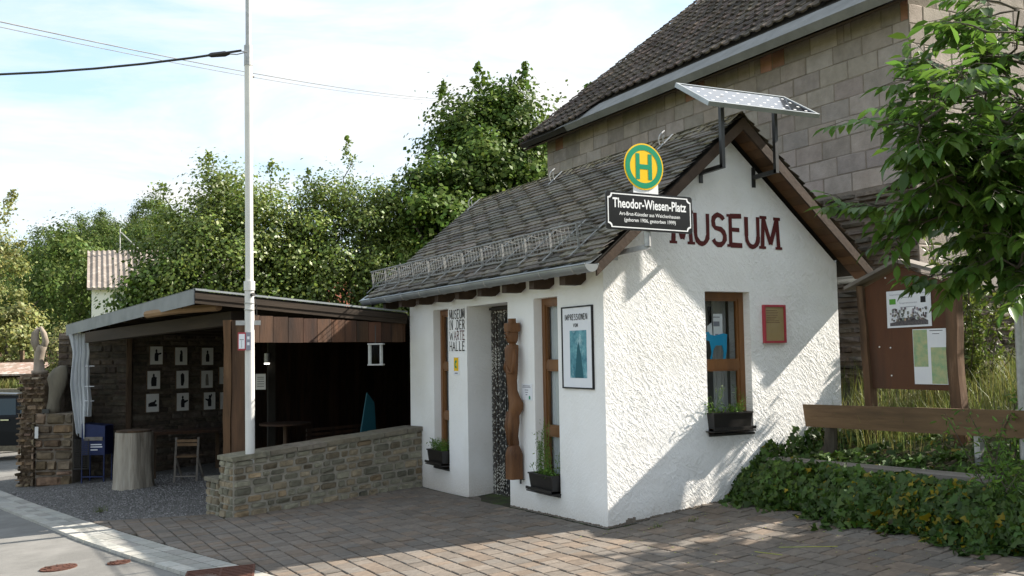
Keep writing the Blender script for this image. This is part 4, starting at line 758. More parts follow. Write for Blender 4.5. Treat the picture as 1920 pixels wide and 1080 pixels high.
# cables
def cable(name, pts, r, m, lb, sag=0):
    a, b = V3(pts[0]), V3(pts[1]); P_ = [a+(b-a)*k/24+V3((0, 0, -sag*4*(k/24)*(1-k/24))) for k in range(25)]; mb = MB(); mb.tube(P_, r, 6); return tag(mb.build(name, m), lb, 'cable')
cable('power_cable', [tuple(V3((-2.58, 3.80, 7.55))-V3((rx[0], rx[1], 0))*14), (-2.58, 3.80, 5.31)], .014, 'blackp', 'thick black power cable running from the left to the pole', 1.08)
t = thing('cable_clamp', (-2.62, 3.76, 5.30), 'dark cable strain clamp hooked to the top of the white pole', 'clamp')
mb = MB(); c0 = V3((-2.50, 3.86, 5.32)); d_ = V3((-2.58, 3.80, 5.25))-rx*.5-c0; d_ /= np.linalg.norm(d_); mb.tube([c0+d_*.20, c0+d_*.26, c0+d_*.42, c0+d_*.46], [.014, .035, .030, .012], 8); mb.build('grip', 'blackp', t)
mb = MB(); mb.tube([c0, c0+d_*.12+V3((0, 0, .03)), c0+d_*.25], .007, 6); mb.tube([c0, c0+d_*.12-V3((0, 0, .02)), c0+d_*.25], .007, 6); mb.build('wire_loop', 'zinc2', t)
cable('overhead_wire', [(-9.08, .764, 4.826), (10.63, 23.906, 10.906)], .009, 'lead', 'thin grey overhead wire sagging behind the pole towards the dark tree', .40)
cable('overhead_wire', [(-9.08, .784, 4.79), (10.63, 23.93, 10.88)], .006, 'lead', 'second thinner wire just under the grey overhead wire', .44)
# ================================================================== SHELTER
A3, B3 = V3((-2.982, 4.509, 2.476)), V3((-4.005, 11.29, 2.258)); C3 = V3((-.03, 5.00, 2.24)); D3 = V3((4.4, 14.9, 2.10))
t = thing('timber_shelter', (-2, 7, -.35), 'open timber shelter with flat metal-edged roof and dark stone back walls', 'shelter')
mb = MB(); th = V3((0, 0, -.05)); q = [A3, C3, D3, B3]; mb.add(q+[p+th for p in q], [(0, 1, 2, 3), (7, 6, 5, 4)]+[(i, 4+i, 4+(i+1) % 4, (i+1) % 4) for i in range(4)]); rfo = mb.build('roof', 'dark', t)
mb = MB(); ln = V3((B3-A3)); nl = V3((-1, -.10, 0)); mb.obox(A3+nl*.012+V3((0, 0, .02)), ln, -nl*.012, (0, 0, -.185)); mb.obox(A3+nl*.014+V3((0, 0, .022)), ln, -nl*.16, (0, 0, .004)); mb.build('edge_flashing', 'lead', rfo)
fd = (C3-A3); fd_ = fd/np.linalg.norm(fd); fn = V3((fd_[1], -fd_[0], 0)); mb = MB(); mb.obox(A3+fn*.03+V3((0, 0, .024)), fd, -fn*.13, (0, 0, .004)); mb.obox(A3+fn*.032+V3((0, 0, .026)), fd, -fn*.003, (0, 0, -.022)); mb.build('front_flashing', 'zinc', rfo)
mb = MB(); mb.obox(A3+fn*.022+V3((0, 0, -.026)), fd, -fn*.02, (0, 0, -.07), tv(.8, 1)); mb.obox(A3+fn*.010+V3((0, 0, -.098)), fd, -fn*.02, (0, 0, -.055), tv(.6, .8)); mb.build('fascia_board', 'darkbeam', rfo)
# hanging boards between post and museum
F0, F1 = V3((-2.36, 4.52, 0)), V3((-.03, 5.045, 0)); fdir = F1-F0; fl = np.linalg.norm(fdir); fdir /= fl; fnn = V3((fdir[1], -fdir[0], 0)); s = 0
while s < fl-.02:
    wdt = rnd.uniform(.17, .215); e = min(s+wdt, fl); mb = MB(); zt_ = lerp(2.18, 2.09, s/fl); mb.obox(F0+fdir*s+fnn*rnd.uniform(0, .006)+V3((0, 0, 1.838+rnd.uniform(-.004, .004))), fdir*(e-s-.006), -fnn*.022, (0, 0, zt_-1.838), tv(.6, 1.4, .1)); mb.build('hanging_board', 'redwood', t); s = e
mb = MB(); mb.obox(F0-fnn*.03+V3((0, 0, 1.86)), fdir*fl, -fnn*.14, (0, 0, .2)); mb.build('front_beam', 'oldwoodh', t)
# main post (two timbers) and other posts
mb = MB(); pq = V3((-2.62, 4.60, -.3)); px_, py_ = rx, -rn
def rough_post(mb, o_, w_, d_, h_, col):
    rg = []
    for k in range(9):
        z = h_*k/8; j = [rnd.uniform(-.008, .008) for _ in range(4)]; rg.append([o_+px_*j[0]+V3((0, 0, z)), o_+px_*(w_+j[1])+V3((0, 0, z)), o_+px_*(w_+j[2])+py_*d_+V3((0, 0, z)), o_+py_*d_+px_*j[3]+V3((0, 0, z))])
    mb.rings(rg, col)
rough_post(mb, pq, .095, .2, 2.42, (1.35, 1.2, 1.0)); mb.build('post', 'oldwood', t)
mb = MB(); rough_post(mb, pq+px_*.105+py_*.01, .175, .2, 2.42, (.95, .85, .8)); mb.build('post', 'oldwood', t)
E3 = V3((-2.933, 11.305, 0)); bd = V3((.913, .41, 0)); bd /= np.linalg.norm(bd); bn = V3((bd[1], -bd[0], 0))
mb = MB(); mb.box((-3.02, 11.12, -.6), (-2.93, 11.22, 2.16)); mb.build('post', 'oldwood', t)
mb = MB(); mb.bar((-3.75, 9.6, 2.02), (-2.40, 4.85, 2.16), .16, .17); mb.build('roof_beam', 'darkbeam', t)
mb = MB(); mb.tube([(-3.30, 6.3, 2.26), (-3.0, 5.4, 2.29), (-2.66, 4.68, 2.29)], [.05, .055, .05], 8, (1.6, 1.5, 1.35)); mb.build('roof_log', 'oldwoodh', t)
for k in range(7):
    p = A3+(B3-A3)*(.12+k*.13)+V3((.1, 0, -.10)); q = C3+(D3-C3)*(.05+k*.13)+V3((-.1, 0, -.10)); mb = MB(); mb.bar(p, q, .09, .12, (.7, .7, .7)); mb.build('rafter', 'darkbeam', t)
# back wall of dark rubble, left return wall, right plank wall
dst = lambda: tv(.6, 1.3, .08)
mb = MB(); P = lambda s, t_, d: E3+bd*s+bn*(.10+d)+V3((0, 0, -.6+t_*2.75)); mb.obox(E3+V3((0, 0, -.6)), bd*8.5, bn*.095, (0, 0, 2.8)); bw = mb.build('back_wall', 'rubble', t)
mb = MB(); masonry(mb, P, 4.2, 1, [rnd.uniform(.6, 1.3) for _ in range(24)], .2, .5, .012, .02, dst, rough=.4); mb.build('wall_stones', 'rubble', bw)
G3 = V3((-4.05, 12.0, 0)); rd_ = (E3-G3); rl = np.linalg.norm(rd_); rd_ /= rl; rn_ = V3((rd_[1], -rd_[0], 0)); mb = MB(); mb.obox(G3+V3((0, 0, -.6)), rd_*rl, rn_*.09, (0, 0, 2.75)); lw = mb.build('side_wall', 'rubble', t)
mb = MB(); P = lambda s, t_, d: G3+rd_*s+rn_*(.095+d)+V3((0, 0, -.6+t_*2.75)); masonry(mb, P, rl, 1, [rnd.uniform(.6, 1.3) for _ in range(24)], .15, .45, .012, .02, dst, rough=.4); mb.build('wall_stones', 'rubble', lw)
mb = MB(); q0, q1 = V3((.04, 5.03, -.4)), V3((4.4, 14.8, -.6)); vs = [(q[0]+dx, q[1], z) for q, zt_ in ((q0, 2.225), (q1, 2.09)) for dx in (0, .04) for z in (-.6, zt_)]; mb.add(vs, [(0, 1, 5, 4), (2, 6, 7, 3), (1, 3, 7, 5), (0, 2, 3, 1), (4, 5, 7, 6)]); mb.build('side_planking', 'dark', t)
for k in range(34):
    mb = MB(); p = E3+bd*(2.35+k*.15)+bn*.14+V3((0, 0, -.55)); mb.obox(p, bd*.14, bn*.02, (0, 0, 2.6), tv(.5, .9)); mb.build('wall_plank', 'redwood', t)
# pictures
def person_shape(kind):
    head = arc(0, .075, .022, .026, 0, 330, 10); out_ = [head]
    body = [(-.035, -.09), (.04, -.09), (.045, 0), (.03, .045), (.008, .052), (-.012, .052), (-.035, .03), (-.042, -.03)]
    if kind == 0: out_ += [body, [(.02, .035), (.10, .045), (.115, .035), (.10, .02), (.02, .0)]]
    if kind == 1: out_ += [[(p[0]*.8, p[1]) for p in body], [(.0, .06), (.03, .08), (.035, .03), (.01, .0)]]
    if kind == 2: out_ += [body]
    if kind == 3: out_ += [[(p[0]*1.4, p[1]*1.1) for p in body], [(.02, -.04), (.07, .03), (.06, .05), (.03, 0)]]
    if kind == 4: out_ += [[(-.04, .08), (.0, .11), (.04, .08), (.045, -.02), (.02, -.1), (-.03, -.1), (-.035, -.03)]]
    if kind == 6: out_ = [[(-.09, -.06), (.09, -.06), (.10, -.03), (.05, -.01), (.09, .03), (.06, .05), (.03, .02), (-.04, .01), (-.09, -.01)]]
    if kind == 7: out_ += [body, [(.02, .02), (.12, .03), (.12, .01), (.03, -.03)]]
    if kind == 8: out_ += [body, [(-.02, .03), (-.10, .045), (-.10, .025), (-.03, -.01)], [(.0, .06), (.04, .12), (.06, .10), (.03, .04)]]
    return out_
pics = [(.43, 1.72, 0, 'man pointing right'), (.95, 1.70, 1, 'figure with raised arm'), (1.53, 1.69, 2, 'small seated figure'), (.38, 1.27, 3, 'broad figure with hand at chin'), (.98, 1.26, 4, 'tall looped shape'), (1.52, 1.25, 5, 'faded pale figure'), (.36, .85, 6, 'reclining figure'), (.99, .84, 7, 'figure aiming right'), (1.58, .83, 8, 'figure aiming left'), (1.93, 1.31, 2, 'half hidden figure behind post, middle row'), (1.95, .82, 1, 'half hidden figure behind post, bottom row')]
for s, z, kd, lb in pics:
    t2 = thing('silhouette_picture', E3+bd*s+bn*.14+V3((0, 0, z-.17)), 'white picture on shelter wall with black silhouette: '+lb, 'picture', 'silhouette pictures on the dark shelter wall')
    o_ = E3+bd*(s-.13)+bn*.13+V3((0, 0, z-.165)); mb = MB(); mb.obox(o_, bd*.26, bn*.02, (0, 0, .33)); mb.build('panel', 'pict', t2)
    mb = MB(); pr = [(o_+V3((0, 0, -.008)), bd*.26, (0, 0, .008)), (o_+V3((0, 0, .33)), bd*.26, (0, 0, .008)), (o_-bd*.008+V3((0, 0, -.008)), bd*.008, (0, 0, .346)), (o_+bd*.26+V3((0, 0, -.008)), bd*.008, (0, 0, .346))]
    for o2, a2, c2 in pr: mb.obox(o2, a2, bn*.024, c2)
    mb.build('frame', 'oldwoodh', t2)
    if kd != 5:
        mb = MB()
        for i_, poly in enumerate(person_shape(kd)): mb.prism([(x*.95, y*1.15) for x, y in poly], E3+bd*s+bn*(.151+i_*.0004)+V3((0, 0, z)), bd, (0, 0, 1), bn, .001)
        mb.build('silhouette', 'ink', t2)
    else:
        mb = MB(); mb.prism([(-.03, -.12), (.04, -.12), (.035, 0), (.02, .1), (-.02, .1), (-.035, 0)], E3+bd*s+bn*.151+V3((0, 0, z)), bd, (0, 0, 1), bn, .001); mb.build('silhouette', 'greywood', t2)
# stump
t = thing('tree_stump', (-3.14, 8.95, -.37), 'pale debarked tree stump standing on the gravel at the shelter mouth', 'stump'); mb = MB(); rg = []; SW = lambda a, z: 1+.05*math.sin(3*a+1)+.03*math.sin(7*a+z*1.5)+.02*math.sin(11*a-z*2+1)+.012*math.sin(5*a+z*9)
for k in range(15):
    z = -.39+.89*k/14; r = pl(k/14, [0, .12, .5, 1], [.318, .302, .288, .280]); n = 44; rg.append([(-3.14+r*SW(a, z)*math.cos(a), 8.95+r*SW(a, z)*math.sin(a), z) for a in [2*math.pi*i/n for i in range(n)]])
mb.rings(rg, cap=False); mb.build('trunk_block', 'stump', t, smooth=True); mb = MB(); mb.tube([(-3.14, 8.95, .50), (-3.14, 8.95, .53)], .268, 28); mb.build('top_disc', 'oldwood', t)
# table
t = thing('wooden_table', (-2.1, 10.1, -.4), 'long narrow wooden table along the shelter wall behind the chair', 'table'); ta, tb = V3((-2.78, 9.9, .36)), V3((-1.35, 10.15, .34)); td = tb-ta; tn = V3((-td[1], td[0], 0)); tn /= np.linalg.norm(tn); mb = MB(); mb.obox(ta, td, tn*.6, (0, 0, .05)); mb.build('table_top', 'redwood', t)
for p in (ta+td*.05+tn*.05, ta+td*.93+tn*.05, ta+td*.05+tn*.5, ta+td*.93+tn*.5): mb = MB(); mb.obox(p+V3((0, 0, -.78)), (.06, 0, 0), (0, .06, 0), (0, 0, .78)); mb.build('leg', 'oldwood', t)
# folding chair
t = thing('folding_chair', (-2.33, 8.9, -.37), 'brown wooden folding chair seen from behind on the gravel', 'chair'); c0 = V3((-2.52, 8.95, -.37)); r1 = rx*.36
for k, (off) in enumerate((V3((0, 0, 0)), r1)):
    mb = MB(); mb.bar(c0+off, c0+off+py_*.10+V3((0, 0, .74)), .03, .022); mb.build('leg', 'greywood', t)
    mb = MB(); mb.bar(c0+off+py_*.42, c0+off+py_*.06+V3((0, 0, .44)), .03, .022); mb.build('leg', 'greywood', t)
for z in (.66, .60): mb = MB(); mb.obox(c0+py_*.085+V3((0, 0, z)), r1, py_*.015, (0, 0, .045)); mb.build('back_slat', 'benchwood', t)
mb = MB(); [mb.obox(c0+py_*(.04+i_*.07)+V3((0, 0, .42)), r1, py_*.055, (0, 0, .015)) for i_ in range(5)]; mb.build('seat', 'benchwood', t)
mb = MB(); mb.bar(c0+V3((0, 0, .12)), c0+r1+V3((0, 0, .12)), .02, .02); mb.build('stretcher', 'greywood', t)
# furniture in the dark right half: small table, bench
t = thing('bistro_table', (-.9, 8.2, -.3), 'small dark table deep in the shadow of the shelter', 'table'); mb = MB(); mb.tube([(-.9, 8.2, .55), (-.9, 8.2, .58)], .42, 20); mb.build('table_top', 'redwood', t); mb = MB(); mb.tube([(-.9, 8.2, -.35), (-.9, 8.2, .55)], .035, 8); mb.build('leg', 'oldwood', t)
t = thing('slatted_bench', (-.1, 7.2, -.3), 'dark slatted garden bench behind the low stone wall', 'bench'); mb = MB()
for i_ in range(6): mb.bar((-.75, 7.5, .12+i_*.075), (.35, 7.95, .12+i_*.075), .02, .045)
mb.build('backrest', 'redwood', t); mb = MB(); mb.obox((-.75, 7.1, .08), (1.1, .45, 0), (-.15, .38, 0), (0, 0, .03)); mb.build('seat', 'redwood', t)
for p in ((-.7, 7.15), (.3, 7.55), (-.85, 7.45), (.15, 7.85)): mb = MB(); mb.box((p[0], p[1], -.35), (p[0]+.06, p[1]+.06, .08)); mb.build('leg', 'redwood', t)
t = thing('low_cabinet', (-1.4, 6.6, -.3), 'low brown wooden chest just behind the low stone wall', 'chest'); mb = MB(); mb.obox((-1.9, 6.1, -.32), (1.0, .42, 0), (-.15, .4, 0), (0, 0, .55)); mb.build('carcass', 'redwood', t); mb = MB(); mb.obox((-1.93, 6.07, .23), (1.08, .45, 0), (-.17, .45, 0), (0, 0, .03)); mb.build('top', 'oldwood', t)
# white lantern hanging
t = thing('hanging_lantern', (-.70, 4.45, 1.5), 'white framed glass lantern hanging from the shelter beam', 'lantern'); lx, ly, l0, l1 = -.80, 4.42, 1.525, 1.815; wq = .17
for z in (l0, l1-.02): mb = MB(); mb.obox((lx-.015, ly-.015, z), rx*(wq+.03), py_*(wq+.03), (0, 0, .018)); mb.build('plate', 'zinc2', t)
for a_, b_ in ((0, 0), (wq-.02, 0), (0, wq-.02), (wq-.02, wq-.02)): mb = MB(); mb.obox(V3((lx, ly, l0+.018))+rx*a_+py_*b_, rx*.02, py_*.02, (0, 0, l1-l0-.038)); mb.build('corner_bar', 'zinc2', t)
mb = MB(); p_ = V3((lx, ly, l0+.02))+rx*.02+py_*.008; mb.add([p_, p_+rx*(wq-.04), p_+rx*(wq-.04)+V3((0, 0, l1-l0-.042)), p_+V3((0, 0, l1-l0-.042))], [(0, 1, 2, 3)]); mb.build('pane', 'glass', t)
mb = MB(); mb.tube([V3((lx, ly, l1))+rx*.085+py_*.085, V3((lx, ly, 2.05))+rx*.085+py_*.085], .006, 6); mb.build('hook', 'black', t)
t = thing('wall_lamp', (-1.0, 8.7, 1.5), 'small tube lamp, lit at the bottom, on a dark shelter post', 'lamp'); mb = MB(); mb.tube([(-1.09, 8.66, 1.56), (-1.09, 8.66, 1.72)], .045, 12); mb.build('body', 'zinc2', t)
mb = MB(); mb.tube([(-1.09, 8.66, 1.535), (-1.09, 8.66, 1.56)], .045, 12); me_ = bpy.data.materials.new('lamp_glow'); me_.use_nodes = True; me_.node_tree.nodes['Principled BSDF'].inputs['Emission Color'].default_value = (1, .95, .85, 1); me_.node_tree.nodes['Principled BSDF'].inputs['Emission Strength'].default_value = 1.2; mb.build('lit_end', me_, t)
mb = MB(); mb.box((-1.05, 8.72, -.4), (-.93, 8.82, 2.1)); mb.build('mounting_post', 'dark', t)
t = thing('wall_paper', (-1.25, 8.8, 1.1), 'sheet of printed paper pinned in the shadow near the tube lamp', 'notice'); mb = MB(); mb.obox((-1.28, 8.66, 1.12), rx*.17, py_*.004, (0, 0, .26)); mb.build('sheet', 'pict', t); mb = MB(); [mb.obox(V3((-1.28, 8.655, 1.12+z))+rx*.03, rx*.11, py_*.003, (0, 0, .008)) for z in (.05, .09, .13, .17, .2)]; mb.build('print', 'ink', t)
t = thing('teal_board', (-.05, 5.3, .5), 'teal painted board leaning in the shelter by the museum corner', 'board'); mb = MB(); mb.prism([(0, 0), (.5, 0), (.42, 1.15), (.28, 1.3)], (-.42, 6.2, -.2), (.93, .35, 0), (0, 0, 1), (-.35, .93, 0), .02); mb.build('panel', 'teal', t)
# blue box on stand
t = thing('blue_cabinet', (-3.5, 10.6, -.4), 'blue metal newspaper box on legs with white print beside the stone pillar', 'cabinet'); o_ = V3((-3.78, 10.72, 0)); mb = MB(); mb.prism([(0, .02), (.36, .02), (.36, .52), (.0, .56)], o_+V3((0, 0, .0)), rx*1.12, (0, 0, 1), py_, .36); bxo = mb.build('box', 'blue', t)
mb = MB(); [mb.obox(o_+rx*(.16)-py_*.002+V3((0, 0, z)), rx*w_, py_*.002, (0, 0, .018)) for z, w_ in ((.19, .19), (.15, .2), (.10, .12))]; mb.build('print', 'paper', bxo)
mb = MB(); mb.obox(o_+rx*.05-py_*.02+V3((0, 0, .27)), rx*.32, py_*.02, (0, 0, .06)); mb.build('flap', 'greywood', bxo)
for a_, b_ in ((.0, 0), (.38, 0), (0, .33), (.38, .33)): mb = MB(); mb.obox(o_+rx*a_+py_*b_+V3((0, 0, -.46)), rx*.02, py_*.02, (0, 0, .48)); mb.build('leg', 'blue', t)
mb = MB(); mb.obox(o_+V3((0, 0, -.36)), rx*.4, py_*.02, (0, 0, .02)); mb.build('stretcher', 'blue', t)
t = thing('wire_basket', (-3.8, 10.6, -.2), 'dark wire basket leaning between the pillar and the blue box', 'basket'); mb = MB(); o2 = V3((-3.90, 10.62, -.2))
for k in range(9): mb.bar(o2+rx*(.02+k*.026), o2+rx*(.02+k*.026)+V3((0, 0, .50)), .004, .004)
for k in range(16): mb.bar(o2+V3((0, 0, .01+k*.032)), o2+rx*.24+V3((0, 0, .01+k*.032)), .005, .005)
mb.build('mesh_panel', 'blackp', t); mb = MB(); mb.tube([o2, o2+rx*.25, o2+rx*.25+V3((0, 0, .51)), o2+V3((0, 0, .51)), o2], .008, 6); mb.build('rim', 'blackp', t)
# curtain
t = thing('tarpaulin_curtain', (-3.8, 10.7, 2.1), 'white plastic tarpaulin gathered and hanging from the shelter roof corner', 'curtain'); mb = MB(); rows = 26; n = 60; vs = []
for j in range(rows+1):
    f_ = j/rows; z = lerp(2.16, .34, f_)
    for i in range(n+1):
        s_ = i/n; wdt = pl(f_, [0, .12, .3, .7, 1], [.46, .40, .37, .40, .30]); lft = pl(f_, [0, .2, .5, .75, 1], [-.02, .05, .03, .07, .16]); zz = z+(.05*math.sin(s_*9) if j == rows else 0)-(.06*(1-s_) if j == 0 else 0)
        if s_ > .62 and f_ > .80: zz = max(zz, lerp(2.16, .34, .80)-.02)
        dep = .05*math.sin(s_*24+f_*2.2)*(.4+.6*f_)+.025*math.sin(s_*55+f_*5)+.02*math.sin(f_*9+s_*4)
        vs.append(V3((-3.99, 10.93, zz))+rx*(lft+s_*wdt)+py_*(dep-.12*s_))
mb.add(vs, [(j*(n+1)+i, j*(n+1)+i+1, (j+1)*(n+1)+i+1, (j+1)*(n+1)+i) for j in range(rows) for i in range(n)]); mb.build('sheet', 'curtain', t, smooth=True)
mb = MB(); [mb.tube([V3((-3.99, 10.80, z))+rx*(.28), V3((-3.99, 10.78, z))+rx*(.44)], .006, 5) for z in (1.55, 1.2, .95)]; mb.build('tie_strap', 'paper', t)
# ================================================================== STONE PILLAR
t = thing('stone_pillar', (-4.25, 11.6, -.5), 'rough stone pillar at the end of the shelter wall by the street', 'pillar')
def lump(mb, base, A, B, z0, z1, amp, nz=12, na=20, taper=.0, topslope=0, colr=(1, 1, 1)):
    base, A, B = V3(base), V3(A), V3(B); rg = []
    for k in range(nz+1):
        f_ = k/nz; r = []
        for i in range(na):
            a = 2*math.pi*i/na; c, s = math.cos(a), math.sin(a); x = math.copysign(min(1, abs(c)*1.25), c); y = math.copysign(min(1, abs(s)*1.25), s); kk = 1-taper*f_+rnd.uniform(-amp, amp)
            p = base+A*x*kk+B*y*kk; r.append((p[0], p[1], lerp(z0, z1+topslope*x, f_)))
        rg.append(r)
    mb.rings(rg, colr)
PCC = V3((-4.46, 11.9, 0))+rx*.20
mb = MB(); lump(mb, PCC, rx*.24, py_*.55, -.6, 1.42, .10, nz=20, na=30, colr=(1.5, 1.35, 1.2)); mb.build('rubble_core', 'rubble', t)
mb = MB(); fo = V3((-4.42, 11.28, -.52)); FW_ = .64; P = lambda s, t_, d: fo+rx*s+rn*(d+.12)+V3((0, 0, t_*1.26)); mb.obox(fo+rn*.115, rx*FW_, -rn*.8, (0, 0, 1.26)); mb.build('mortar_core', 'mortar', t)
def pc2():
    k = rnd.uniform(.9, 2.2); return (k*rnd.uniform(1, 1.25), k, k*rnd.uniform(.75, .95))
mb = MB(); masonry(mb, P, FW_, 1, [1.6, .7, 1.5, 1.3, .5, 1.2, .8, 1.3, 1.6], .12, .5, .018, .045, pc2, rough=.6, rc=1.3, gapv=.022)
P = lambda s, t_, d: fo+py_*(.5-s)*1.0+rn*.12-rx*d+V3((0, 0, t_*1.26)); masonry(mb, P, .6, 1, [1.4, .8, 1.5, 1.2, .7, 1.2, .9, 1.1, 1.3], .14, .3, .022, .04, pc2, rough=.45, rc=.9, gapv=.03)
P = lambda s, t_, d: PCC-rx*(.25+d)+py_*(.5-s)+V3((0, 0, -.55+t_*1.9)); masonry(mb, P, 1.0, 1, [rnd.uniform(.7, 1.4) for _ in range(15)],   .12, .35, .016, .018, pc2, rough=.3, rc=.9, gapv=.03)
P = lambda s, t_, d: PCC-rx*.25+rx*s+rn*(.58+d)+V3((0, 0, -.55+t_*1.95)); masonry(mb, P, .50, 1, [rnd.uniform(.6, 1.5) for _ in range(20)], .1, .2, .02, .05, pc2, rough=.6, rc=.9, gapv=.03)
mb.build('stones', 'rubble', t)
mb = MB(); lump(mb, V3((-4.10, 11.75, 0)), rx*.26, py_*.28, .7, 1.42, .10, nz=7, na=16, topslope=.12); mb.build('top_boulder', 'rubble', t)
mb = MB(); mb.obox(fo+rn*.19+rx*(.02)+V3((0, 0, .84)), rx*.06, rn*.01, (0, 0, .20)); mb.build('white_mark', 'white', t)
# sculptures
t = thing('forked_sculpture', (-4.42, 11.7, 1.42), 'pale weathered two-pronged wooden sculpture on top of the pillar', 'sculpture')
sc0 = V3((-4.43, 11.66, 1.42))
mb = MB(); mb.rings([[sc0+rx*(ox+w_*math.cos(a))+py_*(w_*.8*math.sin(a))+V3((0, 0, z)) for a in np.linspace(0, 2*math.pi, 12, endpoint=False)] for z, w_, ox in ((0, .14, .02), (.06, .15, .02), (.07, .10, .01), (.25, .085, .0), (.4, .095, .02), (.47, .10, .04), (.52, .07, .05))]); mb.build('stem', 'statue', t, smooth=True)
mb = MB(); mb.tube([sc0+rx*-.02+V3((0, 0, .42)), sc0+rx*-.08+V3((0, 0, .58)), sc0+rx*-.07+V3((0, 0, .72)), sc0+rx*-.02+V3((0, 0, .82))], [.06, .075, .065, .03], 10); mb.build('prong', 'statue', t, smooth=True)
mb = MB(); mb.tube([sc0+rx*.05+V3((0, 0, .42)), sc0+rx*.12+V3((0, 0, .58)), sc0+rx*.08+V3((0, 0, .72)), sc0+rx*.02+V3((0, 0, .84))], [.06, .055, .05, .03], 10); mb.build('prong', 'statue', t, smooth=True)
t = thing('torso_sculpture', (-4.1, 11.1, .78), 'worn grey-brown torso-like sculpture standing on the front ledge of the pillar', 'sculpture'); sc1 = fo+rx*.28+rn*.02+V3((0, 0, 1.27))
mb = MB(); mb.rings([[sc1+rx*(ox+w_*math.cos(a)*(1+.12*math.sin(3*a+z*6)+.06*math.sin(7*a+z*14)))+py_*(d2*math.sin(a))+V3((0, 0, z)) for a in np.linspace(0, 2*math.pi, 16, endpoint=False)] for z, w_, d2, ox in ((0, .11, .10, -.03), (.08, .11, .11, -.04), (.2, .10, .09, -.02), (.32, .115, .10, .01), (.45, .14, .11, .04), (.58, .165, .12, .05), (.68, .16, .11, .07), (.76, .12, .10, .10), (.82, .06, .07, .15))]); mb.build('torso', 'statue2', t, smooth=True)
mb = MB(); mb.obox(sc1+rx*-.16+rn*.13+V3((0, 0, .0)), rx*.12, rn*.012, (0, 0, .07)); mb.build('base_label', 'black', t)
# ================================================================== BARN
bn_ = thing('barn', (4.8, .4, 0), 'large old barn of grey blocks on dark rubble stone with weathered tile roof', 'barn')
BU, BV0, BV1 = 4.8, .36, 9.36; zj = lambda v: 3.62+.13*(v-.4)*.35
mb = MB(); mb.add([(BU, BV0, -.5), (BU, BV1, -.5), (BU, BV1, 6.12), (BU, BV0, 6.12)], [(0, 1, 2, 3)]); mb.add([(BU, BV0, -.5), (BU+9, BV0, -.5), (BU+9, BV0, 6.12), (BU+4.5, BV0, 9.7), (BU, BV0, 6.12)], [(4, 3, 2, 1, 0)]); mb.add([(BU, BV1, -.5), (BU+9, BV1, -.5), (BU+9, BV1, 6.12), (BU+4.5, BV1, 9.7), (BU, BV1, 6.12)], [(0, 1, 2, 3, 4)]); mb.add([(BU+9, BV0, -.5), (BU+9, BV1, -.5), (BU+9, BV1, 6.12), (BU+9, BV0, 6.12)], [(0, 1, 2, 3)])
bw = mb.build('wall', 'mortar', bn_)
def bc_():
    k = rnd.uniform(.78, 1.15); return (k*rnd.uniform(.98, 1.04), k, k*rnd.uniform(.95, 1.02))
mb = MB(); z = 3.70; r = 0
while z < 6.05:
    hgt = .25 if z < 5.5 else rnd.choice([.25, .12, .18]); v = BV0-(r % 2)*.25
    hgt = min(hgt, 6.1-z)
    while v < BV1:
        e = v+(.50 if z < 5.6 else rnd.choice([.5, .25, .12, .3])); a, b = max(v, BV0), min(e, BV1)
        if b-a > .05:
            col = bc_()
            if z > 5.5 and rnd.random() < .18: col = (col[0]*.95, col[1]*.6, col[2]*.5)
            stone(mb, lambda s, t_, d: (BU-d, s, t_), a+.005, b-.005, z+.006, z+hgt-.006, .006, col, n=4, rough=.6, rnd_corner=.15, ins=.02)
        v = e
    z += hgt; r += 1
z = 2.4; r = 0
while z < 9.5:
    s = -(r % 2)*.25
    while s < 9:
        a, b = max(s, 0), min(s+.5, 9); top = 6.12+min(a, 9-b)*.79
        if z+.25 < max(top, 6.12) and b-a > .05:
            c_ = bc_(); stone(mb, lambda s_, t_, d: (BU+s_, BV0-d, t_), a+.006, b-.006, z+.007, z+.243, .006, (c_[0]*1.12, c_[1]*1.12, c_[2]*1.12), n=4, rough=.6, rnd_corner=.15, ins=.02)
        s += .5
    z += .25; r += 1
mb.build('block_courses', 'barnblock', bw)
mb = MB(); P = lambda s, t_, d: (BU-d, BV0+s, -.4+t_*4.09); masonry(mb, P, 9.0, 1, [rnd.uniform(.5, 1.2) for _ in range(42)], .15, .6, .012, .05, lambda: tv(.5, 1.5, .1), rough=.6, rc=.7)
P = lambda s, t_, d: (BU+s, BV0-d, -.4+t_*2.78); masonry(mb, P, 6.0, 1, [rnd.uniform(.5, 1.2) for _ in range(28)], .15, .6, .012, .05, lambda: tv(.5, 1.5, .1), rough=.6, rc=.7); mb.build('rubble_base', 'rubble', bw)
# barn roof
BS = .787; bl = math.hypot(1, BS); bdn = V3((1/bl, 0, BS/bl)); bnn = V3((-BS/bl, 0, 1/bl)); RV0, RV1 = -.1, 9.72; E0 = V3((4.36, 0, 5.93))
def BP(t_, h, v): p = E0+bdn*t_+bnn*h; return (p[0], v, p[2])
mb = MB()
for sgn in (0, 1):
    f_ = (lambda p: p) if not sgn else (lambda p: (2*9.3-p[0], p[1], p[2]))
    q = [f_(BP(0, 0, RV0)), f_(BP(6.25, 0, RV0)), f_(BP(6.25, 0, RV1)), f_(BP(0, 0, RV1)), f_(BP(0, -.10, RV0)), f_(BP(6.2, -.1, RV0)), f_(BP(6.2, -.1, RV1)), f_(BP(0, -.1, RV1))]; mb.add(q, [(0, 1, 2, 3), (7, 6, 5, 4), (0, 4, 5, 1), (1, 5, 6, 2), (2, 6, 7, 3), (3, 7, 4, 0)])
br = mb.build('roof', 'dark', bn_)
mb = MB(); v = RV0
while v < 7.3: e = min(v+1.2, 7.3); mb.obox(BP(-.02, .012, v), V3((0, e-v-.004, 0)), bdn*.52, bnn*.012); v = e
